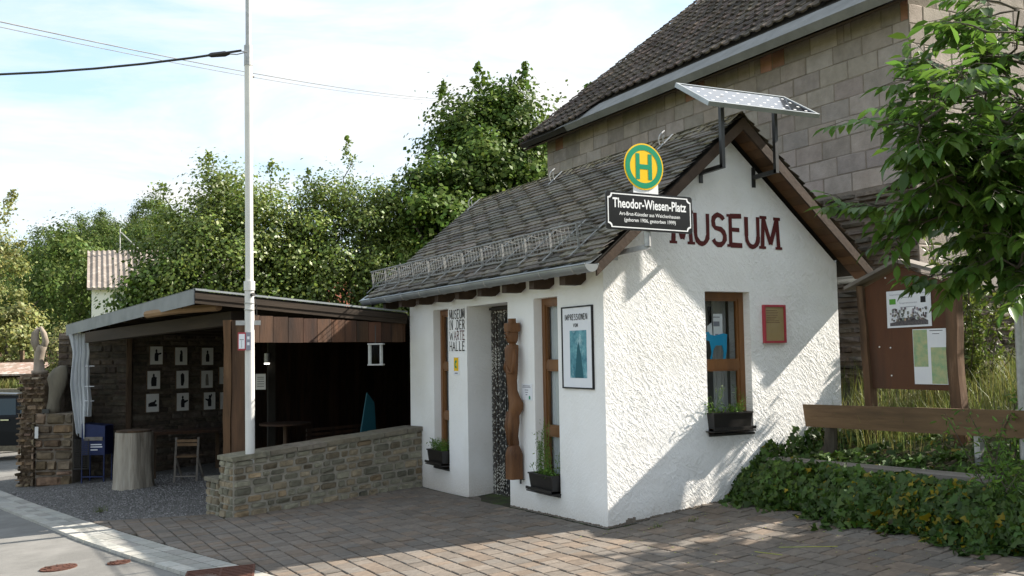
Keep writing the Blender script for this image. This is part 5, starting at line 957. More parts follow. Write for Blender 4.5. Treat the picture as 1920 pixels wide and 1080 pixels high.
mb.add([BP(-.02, .018, 7.3), BP(.5, .018, 7.3), BP(.5, .018, 7.1), BP(-.02, .018, 8.3)], [(0, 1, 3)]); mb.add([BP(-.03, .02, RV0), BP(-.03, .02, 7.9), BP(-.03, -.10, 7.9), BP(-.03, -.10, RV0)], [(0, 1, 2, 3)]); mb.build('lower_roof_sheet', 'sheetm', br)
mb = MB(); row = 0; t_ = .05
while t_ < 6.2:
    v = RV0+rnd.uniform(-.03, .03)
    while v < RV1-.1:
        if not (t_ < .45 and v < 7.2) and not (rnd.random() < .004):
            wj = .235; h0 = .05+rnd.uniform(0, .012); c = tv(.5, 1.35, .1); pts = []; vs = []
            prof = [(0, .0), (.03, .028), (.075, .028), (.11, .0), (.19, -.006), (.225, .004)]
            dx = rnd.uniform(-.01, .01)
            for tt, hh_ in ((t_+dx, h0+.025), (t_+.36, h0-.015)):
                for a, b in prof: vs.append(BP(tt, hh_+b, v+a))
            for a, b in prof: vs.append(BP(t_+dx, h0+b-.005, v+a))
            n = len(prof); mb.add(vs, [(i, n+i, n+i+1, i+1) for i in range(n-1)]+[(2*n+i, i, i+1, 2*n+i+1) for i in range(n-1)], c)
        v += .235
    t_ += .31; row += 1
mb.build('roof_tiles', 'tile', br)
mb = MB(); mb.obox(BP(0, -.10, RV1), V3((0, .03, 0)), bdn*6.2, bnn*.12); mb.build('verge_board', 'dwood', br)
mb = MB(); mb.obox(BP(.0, -.16, RV0), (0, RV1-RV0, 0), bdn*.55, bnn*.03, (.7, .7, .7)); mb.build('eaves_boards', 'dwood', br)
# ================================================================== BANK + IVY + GRASS
us = np.linspace(0, 1, 30); vs_ = np.linspace(-9, .0, 40)
def bedge(v): return pl(v, [-6, -3.4, -2, .1, .6], [.95, 1.1, 1.2, 1.45, 1.45])
gridsheet('bank', lambda s, v: lerp(bedge(v), 9.5, s**1.7), us, vs_, lambda u, v: bank(u, v)+.02*math.sin(u*9)*math.sin(v*7), 'earth')
gridsheet('barn_gap_ground', lambda s, v: lerp(3.06, 4.85, s), np.linspace(0, 1, 5), np.linspace(-.02, 6, 8), lambda u, v: bank(u, 0)-.02, 'earth')
n = 15000; C = []; Nn_ = []; cols = []
while len(C) < n:
    v = rs.uniform(-5.2, .0); k = rs.rand(); e = bedge(v)+.06
    hump = .07*math.sin(v*5.1+1)+.05*math.sin(v*11.3)+.03*math.sin(v*23+1); hz_ = .05*math.sin(v*7.7)+.04*math.sin(v*17+2)
    if k < .55:   # front face, hanging to the paving
        zz = rs.uniform(0, 1); topz = pl(v, [-5, -3, -1, -.1], [.42, .40, .34, .28]); u = e+.04+.26*zz**1.6+hump-.10*math.sin(zz*3)+rs.normal()*.025; z = g(u, v)+zz*(topz+hz_+.03)+rs.normal()*.015; nn = (-1, -.25, .55*zz+.1)
    else:
        u = e+.28+abs(rs.normal())*.65; z = bank(u, v)+.04+rs.rand()*.05+.04*math.sin(u*8+v*6)+(.05 if u < e+.4 else 0); nn = (-.35, -.2, 1)
    if u > 3.6: continue
    if 1.76 < u < 2.14 and -2.66 < v < .0: z = min(z, .52+rs.rand()*.03)
    if u < 1.79 and z > .60: z = .60-rs.rand()*.1
    C.append((u, v, z)); Nn_.append(nn); cols.append(v)
for _ in range(1500):   # stray runners spilling on to the paving
    v = rs.uniform(-4.6, -.05); k = .5+.5*math.sin(v*4.3)*math.sin(v*9.1+2); u = bedge(v)+.08-abs(rs.normal())*.16*k; C.append((u, v, g(u, v)+.02+rs.rand()*.03)); Nn_.append((-.1, 0, 1)); cols.append(v)
# ivy climbing along the gable foot
for _ in range(1300):
    u = rs.uniform(1.30, 2.9); top = pl(u, [1.3, 1.55, 1.8, 2.4, 3], [.14, .35, .62, .8, .95])+.05*math.sin(u*17); z = rs.uniform(g(u, 0), top); C.append((u, -.03-abs(rs.normal())*.05, z)); Nn_.append((-.2, -1, .3)); cols.append(0)
C = np.array(C); cv = np.array(cols); col = leafcol(len(C), .55, 1.5); ym = (rs.rand(len(C)) < .014+.15*np.exp(-((cv+2.5)/.55)**2)*(C[:, 0] < 1.7)); col[ym] = np.array([6.5, 2.6, .9])*rs.uniform(.5, 1.0, (ym.sum(), 1))
v, f, c = leafset(C, rs.choice([.036, .05, .066], len(C)), nrm=np.array(Nn_), shape='ivy', col=col, aspect=1.0)
tag(mkobj('ivy', v, f, c, 'l_ivy', loc=(1.4, -1.5, .1)), 'dense dark green ivy with yellowing leaves covering the bank beside the museum', 'ivy', kind='stuff')
def grassblades(n, fu, hmin, hmax, wd, lean=.35, colr=None, seedheads=.0):
    P0 = np.array([fu() for _ in range(n)]); h = rs.uniform(hmin, hmax, n)[:, None]; a = rs.uniform(0, 2*math.pi, n); d = np.stack([np.cos(a), np.sin(a), np.zeros(n)], 1); e = np.stack([-np.sin(a), np.cos(a), np.zeros(n)], 1)*wd
    ln = rs.uniform(.05, lean, n)[:, None]; z = np.array([0, 0, 1.])
    v = np.stack([P0-e, P0+e, P0+z*h*.55+d*ln*h*.35+e*.7, P0+z*h*.55+d*ln*h*.35-e*.7, P0+z*h*.95+d*ln*h*1.2], 1).reshape(-1, 3); b = (np.arange(n)*5)[:, None]
    f3 = [tuple(x) for x in np.concatenate([b+np.array([0, 1, 2]), b+np.array([0, 2, 3]), b+np.array([3, 2, 4])])]; c = np.repeat(colr if colr is not None else leafcol(n, .6, 1.4)*np.where(rs.rand(n) < .3, 1, 0)[:, None]*np.array([.55, .25, .3])+leafcol(n, .6, 1.4), 5, axis=0); return v, np.array(f3), c
v, f, c = grassblades(9000, lambda: (lambda u, w_: (u, w_, bank(u, w_)))(rs.uniform(2.9, 8), rs.uniform(-5.5, .2)), .12, .40, .004, .7)
tag(mkobj('tall_grass', v, f, c, 'l_grass', loc=(4, -1.5, .8)), 'tall dry yellow-green grass on the bank between notice board and barn', 'grass', kind='stuff')
v, f, c = grassblades(2500, lambda: (lambda u, w_: (u, w_, bank(u, w_)))(rs.uniform(2.5, 4.7), rs.uniform(-1.4, -.05) if rs.rand() < .5 else rs.uniform(-.05, 3)), .2, .55, .0035, .5)
tag(mkobj('wall_grass', v, f, c, 'l_grass', loc=(3.5, .5, .8)), 'wispy grass with seed heads in the gap between museum and barn', 'grass', kind='stuff')
# little tufts in the paving
for (x, y, lb) in ((.28, -.42, 'tiny grass tuft in the paving joints near the museum corner'), (.62, -.50, 'tiny grass tuft in the paving joints, nearer the ivy'), (-3.86, 6.3, 'small weed on the gravel beside the kerb strip')):
    q = 26 if x > 0 else 60; v, f, c = grassblades(q, lambda: (x+rs.normal()*.035, y+rs.normal()*.02, g(x, y)), .03, .07 if x > 0 else .12, .003, 1.2, leafcol(q, .6, 1.2)); tag(mkobj('grass_tuft', v, f, c, 'l_grass'), lb, 'grass tuft')
mb = MB()
for _ in range(260):   # fallen bits on the paving
    x, y = rnd.uniform(-.5, 1.6), rnd.uniform(-3.6, -.2)
    if x > bedge(y)+.05: continue
    s = rnd.uniform(.004, .014); a = rnd.uniform(0, 3); c_, s_ = math.cos(a)*s, math.sin(a)*s; z = g(x, y)+.017; mb.add([(x-c_, y-s_, z), (x+s_*.5, y-c_*.5, z+.003), (x+c_, y+s_, z), (x-s_*.5, y+c_*.5, z+.002)], [(0, 1, 2, 3)], rnd.choice([(2.2, 1.8, 1.1), (1.2, .9, .5), (3, 2.8, 2.2)]))
for (a, b) in (((.35, -1.9), (.62, -2.25)), ((.15, -1.85), (.2, -2.1))): mb.bar((*a, g(*a)+.02), (*b, g(*b)+.02), .005, .004, (3.5, 3, 2))
tag(mb.build('fallen_litter', 'l_grass', loc=(.5, -2, .05)), 'dry straw and leaf crumbs scattered on the brown paving', 'plant litter', kind='stuff')
# feathery shrub bottom right
def sprig(name, base, n, h0, h1, lean, lsz, lb, mname='l_pot', leaves=60, asp=.3):
    t = thing(name, base, lb, 'shrub'); st = MB(); cc = []
    for k in range(n):
        h = rnd.uniform(h0, h1); d = V3((rnd.gauss(0, lean), rnd.gauss(0, lean), 1)); p = [V3(base)+V3((rnd.gauss(0, .06), rnd.gauss(0, .06), 0))+d*h*q-V3((0, 0, .1*h*q*q)) for q in (0, .3, .6, 1)]; st.tube(p, [.006, .005, .004, .002], 5)
        for _ in range(leaves): q = rnd.uniform(.12, 1); cc.append(p[0]+(p[3]-p[0])*q+V3((rnd.gauss(0, .028), rnd.gauss(0, .028), rnd.gauss(0, .02))))
    cc = np.array(cc); st.build('stems', 'bark', t); v, f, c = leafset(cc, np.full(len(cc), lsz), shape='blade', col=leafcol(len(cc), .5, 1.2), aspect=asp); mkobj('foliage', v, f, c, mname, t)
sprig('feathery_shrub', (1.42, -3.12, .3), 9, .5, 1.0, .16, .055, 'feathery light green shrub at the right edge in front of the bench', leaves=75)
sprig('feathery_shrub', (2.55, -2.4, .6), 6, .5, .9, .15, .06, 'leafy green shrub shoots behind the bench by the metal pole', leaves=45, asp=.45)
sprig('wall_bush', (4.35, -.6, .95), 26, 1.2, 2.6, .22, .07, 'bushy light green shrub against the rubble wall of the barn', 'l_haz', leaves=110, asp=.5)
sprig('wall_bush', (4.4, -2.0, .95), 18, .9, 1.9, .25, .07, 'lower green shrub beside the barn at the right edge of the photo', 'l_haz', leaves=90, asp=.5)
# ================================================================== BENCH
t = thing('wooden_bench', (2.2, -1.3, .3), 'simple bench of one backrest plank and one seat plank sunk in ivy', 'bench')
mb = MB(); mb.obox((2.42, -2.70, .885), (.035, 0, 0), (0, 2.60, -.045), (-.035, 0, .232)); mb.build('backrest', 'benchwood', t)
mb = MB(); mb.obox((1.80, -2.62, .555), (.27, 0, 0), (0, 2.53, -.055), (0, 0, .05)); mb.build('seat', 'greywood', t)
mb = MB(); mb.obox((2.455, -2.14, .3), (.06, 0, 0), (0, .06, 0), (0, 0, .72)); mb.build('leg', 'zinc2', t); mb = MB(); mb.tube([(2.52, -.30, .35), (2.50, -.36, .62), (2.48, -.40, .88)], [.10, .07, .06], 9); mb.tube([(2.5, -.2, .55), (2.50, -.36, .66)], [.03, .05], 7); mb.build('leg', 'bark', t)
for y in (-2.3, -.5): mb = MB(); mb.obox((1.88, y, .1), (.12, 0, 0), (0, .12, 0), (0, 0, .41)); mb.build('leg', 'oldwood', t)
t = thing('metal_post', (2.5, -2.56, .4), 'galvanised steel post at the right end of the bench backrest', 'post'); mb = MB(); mb.tube([(2.50, -2.52, .3), (2.50, -2.54, 2.75)], .036, 14); mb.build('tube', 'zinc2', t); mb = MB(); mb.bar((2.47, -2.46, 1.10), (2.50, -2.60, 1.10), .09, .02); mb.build('clamp', 'zinc2', t)
# ================================================================== NOTICE BOARD
t = thing('notice_board', (2.9, -1.0, .6), 'brown wooden notice board with small pitched roof on two posts', 'notice board'); PB = lambda s, z, d: (2.9+d, -s, z)
mb = MB(); mb.add([PB(.50, 1.235, 0), PB(1.50, 1.235, 0), PB(1.50, 2.27, 0), PB(1.0, 2.455, 0), PB(.50, 2.27, 0)]+[PB(.50, 1.235, .025), PB(1.50, 1.235, .025), PB(1.50, 2.27, .025), PB(1.0, 2.455, .025), PB(.50, 2.27, .025)], [(4, 3, 2, 1, 0), (5, 6, 7, 8, 9)]+[(i, (i+1) % 5, 5+(i+1) % 5, 5+i) for i in range(5)]); bo = mb.build('panel', 'boardwood', t)
for (a, b, w_, lean, r2) in ((.44, .53, .085, .09, 0), (1.50, 1.62, .12, .05, 1)):
    mb = MB(); rg = []
    for k in range(9):
        f_ = k/8; z = lerp(.45, 2.30, f_); o_ = lean*(1-f_); j = rnd.uniform(-.006, .006)+(.01*math.sin(f_*9) if r2 else 0); rg.append([PB(a+o_+j, z, -.035), PB(a+w_+o_+j, z, -.035), PB(a+w_+o_+j, z, .06), PB(a+o_+j, z, .06)])
    mb.rings(rg, (1.2, 1.1, 1.0) if not r2 else (1.5, 1.4, 1.35)); mb.build('post', 'oldwood', t)
for (a, za, b, zb_) in ((.33, 2.265, 1.01, 2.50), (1.66, 2.30, 1.01, 2.50)):
    mb = MB(); mb.add([PB(a, za, -.10), PB(b, zb_, -.10), PB(b, zb_, .14), PB(a, za, .14), PB(a, za+.035, -.10), PB(b, zb_+.035, -.10), PB(b, zb_+.035, .14), PB(a, za+.035, .14)], [(3, 2, 1, 0), (4, 5, 6, 7), (0, 1, 5, 4), (1, 2, 6, 5), (2, 3, 7, 6), (3, 0, 4, 7)]); mb.build('roof_board', 'greywood', t)
Xb = V3((0, -1, 0)); Nb = V3((-1, 0, 0))
t2 = thing('pinned_poster', (2.89, -1.08, 1.85), 'white landscape sheet with rows of small photos, uppermost on the notice board', 'poster'); o_ = V3((2.893, -.807, 1.848)); x2 = V3((0, -1, .012)); y2 = V3((0, -.004, 1))
mb = MB(); mb.obox(o_, x2*.535, y2*.37, Nb*.003); sh = mb.build('sheet', 'paper', t2)
mb = MB(); put_text(mb, 'Internationales Bildhauersymposium', o_+x2*.268+y2*.325+Nb*.003, x2, y2, Nb, .016, .45, lift=.0008); put_text(mb, 'Impressionen', o_+x2*.268+y2*.235+Nb*.003, x2, y2, Nb, .018, .21, lift=.0008)
mb.obox(o_+x2*.2+y2*.295+Nb*.0035, x2*.12, y2*.005, Nb*.0004); mb.obox(o_+x2*.17+y2*.20+Nb*.0035, x2*.19, y2*.005, Nb*.0004); mb.build('headline', 'grey', sh)
mb = MB(); MT['phototint'] = mat('printed_photos', (.30, .27, .25), (.12, .11, .12), scale=60, rough=.5, tint=True); [mb.obox(o_+x2*(.035+rnd.random()*.44)+y2*(.06+rnd.random()*.12)+Nb*(.0034+.0001*k), x2*rnd.uniform(.012, .026), y2*rnd.uniform(.012, .028), Nb*.0002, tv(.15, 1.6, .25)) for k in range(90)]; mb.prism([(0, 0), (.46, 0), (.46, .04), (.4, .07), (.33, .05), (.27, .085), (.2, .07), (.12, .08), (.07, .04), (0, .03)], o_+x2*.035+y2*.018+Nb*.003, x2, y2, Nb, .0004, (.5, .5, .55)); mb.build('small_photos', 'phototint', sh)
mb = MB(); mb.obox(o_+x2*.035+y2*.235+Nb*.0034, x2*.08, y2*.055, Nb*.0005); mb.build('green_logo', mat('logo_green', (.10, .32, .04), rough=.5), sh)
mb = MB(); mb.obox(o_+x2*.415+y2*.235+Nb*.0034, x2*.06, y2*.06, Nb*.0005); mb.build('dark_logo', 'ink', sh)
t2 = thing('pinned_map', (2.89, -1.3, 1.29), 'white upright sheet with two green map panels, lower on the notice board', 'map'); o_ = V3((2.893, -1.115, 1.29)); x2 = V3((0, -1, .004)); y2 = V3((0, .006, 1)); mb = MB(); mb.obox(o_, x2*.385, y2*.537, Nb*.003); sh = mb.build('sheet', 'paper', t2)
mb = MB(); mb.obox(o_+x2*.005+y2*.17+Nb*.0034, x2*.165, y2*.36, Nb*.0006); mb.build('map_panel', 'teeth', sh); mb = MB(); mb.obox(o_+x2*.205+y2*.006+Nb*.0034, x2*.175, y2*.35, Nb*.0006); mb.build('map_panel', 'teeth', sh)
mb = MB(); mb.obox(o_+x2*.20+y2*.515+Nb*.0034, x2*.15, y2*.006, Nb*.0004); mb.obox(o_+x2*.23+y2*.485+Nb*.0034, x2*.08, y2*.005, Nb*.0004); mb.build('headline', 'ink', sh)
for k, (s, z) in enumerate(((.69, 1.66), (.83, 1.65), (.83, 1.37), (.80, 2.36), (.48, 2.27))): mb = MB(); mb.tube([PB(s, z, -.002), PB(s, z, -.008)], .008, 8); tag(mb.build('drawing_pin', 'signwhite'), 'white drawing pin stuck in the bare part of the notice board', 'pin', 'white pins on the notice board')
# ================================================================== TREES
def tube_tree(mb, p, q, r0, r1, wig=.1, n=6): 
    p, q = V3(p), V3(q); L_ = np.linalg.norm(q-p); pts = [p+(q-p)*k/(n-1)+(V3((rnd.gauss(0, 1), rnd.gauss(0, 1), rnd.gauss(0, .5)))*wig*L_*.15 if 0 < k < n-1 else 0) for k in range(n)]; mb.tube(pts, [lerp(r0, r1, k/(n-1)) for k in range(n)], 7); return pts
def crown_pts(center, rad, nclump, nleaf, clr=.35, flat=1.0, shell=.5, spikes=0):
    center = V3(center); rad = V3(rad); cl = []; 
    while len(cl) < nclump:
        d = rs.normal(size=3); d /= np.linalg.norm(d); r = (shell+(1.02-shell)*rs.rand()**.6); p = center+d*rad*r
        cl.append(p)
    cl = np.array(cl); sz = rs.uniform(.6, 1.35, nclump)*clr
    idx = rs.randint(0, nclump, nleaf); off = rs.normal(size=(nleaf, 3))*np.array([1, 1, .75])*sz[idx][:, None]*.55
    P = cl[idx]+off; br = rs.uniform(.7, 1.35, nclump)[idx]; nr = off/(np.linalg.norm(off, axis=1)[:, None]+1e-6)*.9; dc = (P-center)/rad; nr += dc/(np.linalg.norm(dc, axis=1)[:, None]+1e-6)*.6; nr[:, 2] += .45; return cl, P, br, nr
def tree(name, base, center, rad, nclump, nleaf, clr, lsize, m, lb, cat='tree', group=None, shell=.45, trunk=.16, extra=None, asp=.65, limbs=14, shape='quad', push=1.0):
    if push != 1:
        far = lambda p: tuple(V3((-5.1224, -7.8884, 1.65))+(V3(p)-V3((-5.1224, -7.8884, 1.65)))*push)
        base = far(base)[:2]+(base[2],); center = far(center); rad = tuple(r*push for r in rad); clr *= push; lsize *= push; extra = [(far(a), far(b), c, d) for a, b, c, d in extra or []]
    t = thing(name, base, lb, cat, group); mb = MB(); cl, P, br, nr = crown_pts(center, rad, nclump, nleaf, clr, shell=shell)
    fork = V3(base)*.55+V3(center)*.45; tube_tree(mb, base, fork, trunk, trunk*.7)
    for k in range(limbs): c = cl[rs.randint(len(cl))]; tube_tree(mb, fork+V3((rnd.gauss(0, .05), rnd.gauss(0, .05), rnd.uniform(-.6, .4))), c, trunk*.4, .012, .5)
    if extra:
        for (p, q, w_, nl) in extra:   # leader shoots that break the outline
            tube_tree(mb, p, q, .02, .005, .4); s = (rs.randint(0, 7, nl)/6+rs.normal(size=nl)*.05)[:, None]; jit = rs.normal(size=(7, 3))*w_*1.3; P = np.concatenate([P, V3(p)+(V3(q)-V3(p))*s+jit[np.clip((s[:, 0]*6).round().astype(int), 0, 6)]*(1.2-s)+rs.normal(size=(nl, 3))*w_*(1.25-s)]); br = np.concatenate([br, np.full(nl, 1.1)]); nr = np.concatenate([nr, rs.normal(size=(nl, 3))+np.array([0, 0, .8])])
    mb.build('trunk', 'bark', t, smooth=True)
    v, f, c = leafset(P, lsize*rs.choice([.75, 1, 1.3], len(P)), nrm=nr, col=leafcol(len(P), base=br), aspect=asp, shape=shape); mkobj('crown', v, f, c, m, t); return t
tree('hazel_tree', (-.4, 14.4, -.6), (-.55, 14.4, 3.1), (2.0, 1.8, 2.6), 230, 76000, .46, .078, 'l_haz', 'broad mid green tree directly behind the left half of the shelter roof', push=1.12, extra=[((-.9, 14.2, 5.0), (-1.0, 14.2, 6.1), .2, 260), ((.2, 14, 5.0), (.35, 14, 5.95), .2, 260), ((-1.6, 14.6, 4.6), (-2.0, 14.6, 5.4), .2, 260)])
tree('willow_tree', (2.2, 14.0, -.6), (2.2, 13.9, 3.1), (2.15, 1.8, 2.6), 250, 72000, .46, .075, 'l_haz', 'pale green bushy tree with a tall leader between the broad tree and the dark one', push=1.12, extra=[((2.0, 13.9, 5.2), (2.05, 14.0, 6.65), .17, 420), ((3.0, 13.7, 5.0), (3.1, 13.7, 5.9), .2, 260), ((1.3, 14.1, 5.0), (1.2, 14.2, 5.9), .18, 260)])
tree('dark_tree', (6.2, 14.2, -.5), (6.1, 14.1, 4.9), (2.15, 1.9, 3.35), 240, 84000, .55, .11, 'l_dark', 'tall dark green tree rising between the museum roof and the barn', push=1.12, extra=[((5.6, 14, 7.6), (5.5, 14, 8.8), .25, 420), ((6.5, 14, 7.6), (6.7, 13.8, 8.9), .28, 480), ((7.6, 13.4, 7.4), (8.2, 13.0, 8.3), .25, 380), ((5.0, 14.6, 7.4), (4.9, 14.7, 8.5), .2, 260)], asp=.8)
tree('understory_tree', (4.1, 13.0, -.5), (3.9, 13.0, 3.6), (1.3, 1.4, 2.6), 110, 26000, .42, .10, 'l_dark', 'dark leafy bush filling the gap below the tall tree behind the slate roof', asp=.8, push=1.12)
tree('understory_tree', (-2.2, 16.6, -.6), (-1.2, 16.8, 2.5), (1.5, 1.4, 1.8), 90, 16000, .42, .10, 'l_dark', 'dark bush low behind the broad tree at the shelter back', asp=.8)
tree('hedge_tree', (4.0, 13.6, -.6), (3.5, 13.8, 3.0), (1.3, 1.5, 2.3), 150, 34000, .46, .085, 'l_haz', 'mid green leafy tree filling the hedge left of the tall dark tree', push=1.2)
tree('birch_tree', (-5.9, 31.5, -.7), (-6.0, 31.3, 3.8), (1.75, 1.6, 3.9), 70, 12000, .38, .11, 'l_birch', 'light drooping birch at the left edge of the photo', shell=.2, extra=[((-5.6, 31.2, 5.8), (-4.7, 31.0, 7.6), .25, 500), ((-5.4, 31.2, 4.0), (-4.3, 31.0, 5.8), .25, 600), ((-6, 31, 6.5), (-5.6, 31.1, 8.4), .2, 500)])
tree('yellow_green_shrub', (-4.9, 29.2, -.7), (-4.7, 29.1, 2.2), (1.1, .9, 1.4), 40, 6500, .35, .12, 'l_birch', 'yellow-green shrub below the birch at the left edge')
tree('flowering_shrub', (-3.7, 15.5, -.6), (-3.75, 15.6, 1.75), (.42, .5, .75), 40, 3600, .2, .06, 'l_birch', 'straggly grey-green shrub between the pillar sculpture and the shelter roof', trunk=.04, limbs=20, shell=.2)
# individual trees up the hillside: three shapes, copied
protos = []
for i, (rx_, rz_, n_) in enumerate(((3.2, 3.6, 15000), (2.6, 4.2, 13000), (3.8, 3.2, 17000))):
    protos.append(tree('hillside_tree', (0, 0, 0), (0, 0, rz_*1.25), (rx_, rx_, rz_), 120, n_, .85, .20, 'l_far', 'round crowned green tree on the wooded hillside', group='trees on the far wooded hillside', shell=.5, limbs=4, trunk=.25))
spots = []
for (v, us_) in ((50, (-6.5, -2.5)), (60, (-9.5, -5, -1, 3.5)), (72, (-9, -4, 1.0, 6)), (86, (-9, -3.5, 2, 7, 12)), (104, (-8, -2.5, 3, 8.5, 14)), (124, (-6, 0, 6, 12, 18)), (146, (-5, 1, 7.5, 14, 21)), (170, (-3, 5, 12, 19))):
    for u in us_: spots.append((u+rnd.uniform(-1.2, 1.2), v+rnd.uniform(-4, 4)))
for i, (u, v) in enumerate(spots):
    src = protos[i % 3]
    if i < 3: o = src
    else:
        o = src.copy(); sc.collection.objects.link(o)
        for ch in src.children: c = ch.copy(); sc.collection.objects.link(c); c.parent = o
    k = rnd.uniform(.85, 1.2)*pl(v, [50, 170], [.8, 1.15]); o.location = (u, v, gfar(u, v)-.9); o.scale = (k, k, k*rnd.uniform(.9, 1.15)); o.rotation_euler = (0, 0, rnd.uniform(0, 6.28))
# far low wood mass filling between trees
C = []
for _ in range(42000):
    v = rs.uniform(46, 200); u = rs.uniform(-24, 34); C.append((u, v, gfar(u, v)+rs.rand()*(2.6+1.2*math.sin(u*.9)*math.sin(v*.5))))
C = np.array(C); v, f, c = leafset(C, .12+C[:, 1]*.0045, up=.6, col=leafcol(len(C), .5, 1.15), aspect=.8)
tag(mkobj('hillside_wood', v, f, c, 'l_far', loc=(0, 100, 5)), 'dense green undergrowth of the wooded hill beyond the village', 'wood', kind='stuff')
# ================================================================== WHITE HOUSE
t = thing('white_house', (2, 41, -.6), 'white house with brown corrugated roof beyond the shelter', 'house'); ho = V3((-1.26, 40.7, -.8)); hx = V3((rx[0]*.98, rx[1]*.98, 0))*7.5; hy = (py_-rx*.43)*7; hz = V3((0, 0, 5.75))
mb = MB(); mb.obox(ho, hx, hy, hz); hw_ = mb.build('wall', 'house', t)
mb = MB(); nn = 60; e0 = ho+hz-rx*.12-py_*.25; vs = []
for i in range(nn+1):
    f_ = i/nn; w_ = .03*math.cos(f_*nn*math.pi); vs += [e0+(hx+rx*.3)*f_+V3((0, 0, w_-.02)), e0+(hx+rx*.3)*f_+(py_-rx*.43)*3.4+V3((0, 0, 2.05+w_))]
mb.add(vs, [(2*i, 2*i+2, 2*i+3, 2*i+1) for i in range(nn)]); mb.obox(e0+V3((0, 0, -.12)), hx+rx*.3, py_*.05, (0, 0, .10)); mb.add([ho+hz, ho+hz+hy, ho+hz+hy*.5+V3((0, 0, 1.9))], [(0, 1, 2)]); mb.build('roof', 'corr', t)
mb = MB(); wo = ho+rx*1.85-py_*.03+V3((0, 0, 4.95)); mb.obox(wo, rx*1.0, py_*.02, (0, 0, .75)); wi = mb.build('window', mat('pale_blue_frame', (.35, .45, .52), rough=.5), t); mb = MB(); mb.obox(wo+rx*.1-py_*.01+V3((0, 0, .08)), rx*.8, py_*.005, (0, 0, .58)); mb.build('pane', 'carglass', wi)
mb = MB(); mb.tube([e0+rx*.2+py_*3.2+V3((0, 0, 1.9)), e0+rx*.2+py_*3.2+V3((0, 0, 3.1))], .03, 6); mb.tube([e0+rx*1.3+py_*3.2+V3((0, 0, 1.9)), e0+rx*.25+py_*3.2+V3((0, 0, 2.9))], .03, 6); mb.build('antenna_mast', 'zinc2', t)
# small red roofed house glimpsed through the trees
t = thing('red_roof_house', (5, 26, -.6), 'house with red tiled roof glimpsed through the trees behind the shelter', 'house'); o_ = V3((2.8, 24.0, -.8)); mb = MB(); mb.obox(o_, rx*6, py_*4, (0, 0, 3.4)); mb.build('wall', 'house', t); mb = MB(); mb.add([o_+V3((0, 0, 3.4))-py_*.3-rx*.3, o_+V3((0, 0, 3.4))-py_*.3+rx*6.3, o_+V3((0, 0, 5.0))+py_*2+rx*6.3, o_+V3((0, 0, 5.0))+py_*2-rx*.3, o_+V3((0, 0, 3.4))+py_*4.3-rx*.3, o_+V3((0, 0, 3.4))+py_*4.3+rx*6.3], [(0, 1, 2, 3), (3, 2, 5, 4)]); mb.build('roof', mat('red_tile', (.30, .09, .05), (.22, .07, .04), rough=.8), t)
# fence, low shelter, garden wall far left
t = thing('timber_fence', (-4.8, 28, .8), 'dark old timber rail fence on the slope at the left edge', 'fence'); fo2 = V3((-6.4, 29.0, 1.0))
for k in range(5): mb = MB(); p = fo2+rx*(k*.75)+V3((0, 0, .05*k)); mb.obox(p+V3((0, 0, -.9)), rx*.1, py_*.1, (0, 0, 1.75)); mb.build('post', 'oldwood', t)
for z in (.35, .05): mb = MB(); mb.obox(fo2+V3((0, 0, z)), rx*3.4+V3((0, 0, .3)), py_*.04, (0, 0, .16)); mb.build('rail', 'oldwoodh', t)
t = thing('woodshed', (-5, 24, 0), 'low open woodshed with mossy reddish roof behind the black car', 'shed'); o_ = V3((-6.4, 24.3, 1.30)); mb = MB(); mb.add([o_, o_+rx*2.6, o_+rx*2.6+py_*1.2+V3((0, 0, .32)), o_+py_*1.2+V3((0, 0, .32)), o_-V3((0, 0, .05)), o_+rx*2.6-V3((0, 0, .05))], [(0, 1, 2, 3), (4, 5, 1, 0)]); mb.build('roof', 'corrpink', t)
for k in (.1, 1.3, 2.4): mb = MB(); mb.obox(o_+rx*k+py_*.1+V3((0, 0, -1.9)), rx*.08, py_*.08, (0, 0, 1.88)); mb.build('post', 'oldwood', t)
mb = MB(); mb.obox(o_+py_*1.1+V3((0, 0, -1.9)), rx*2.6, py_*.05, (0, 0, 2.1)); mb.build('back_wall', 'dark', t)
t = thing('garden_wall', (-5.4, 22.7, 0), 'low garden wall of grey blocks just above the roof of the black car', 'wall'); mb = MB(); mb.obox((-7.5, 24.0, -.8), rx*3.6, py_*.3, (0, 0, 1.7)); mb.build('blocks', 'stone', t)
v, f, c = grassblades(1800, lambda: (lambda s, d: tuple(V3((-7.2, 24.3, .85))+rx*s+py_*d))(rs.uniform(0, 3.4), rs.uniform(0, .6)), .15, .4, .01, .5); tag(mkobj('verge_grass', v, f, c, 'l_grass', loc=(-6, 24, .8)), 'yellow-green grass on the bank above the garden wall', 'grass', kind='stuff')
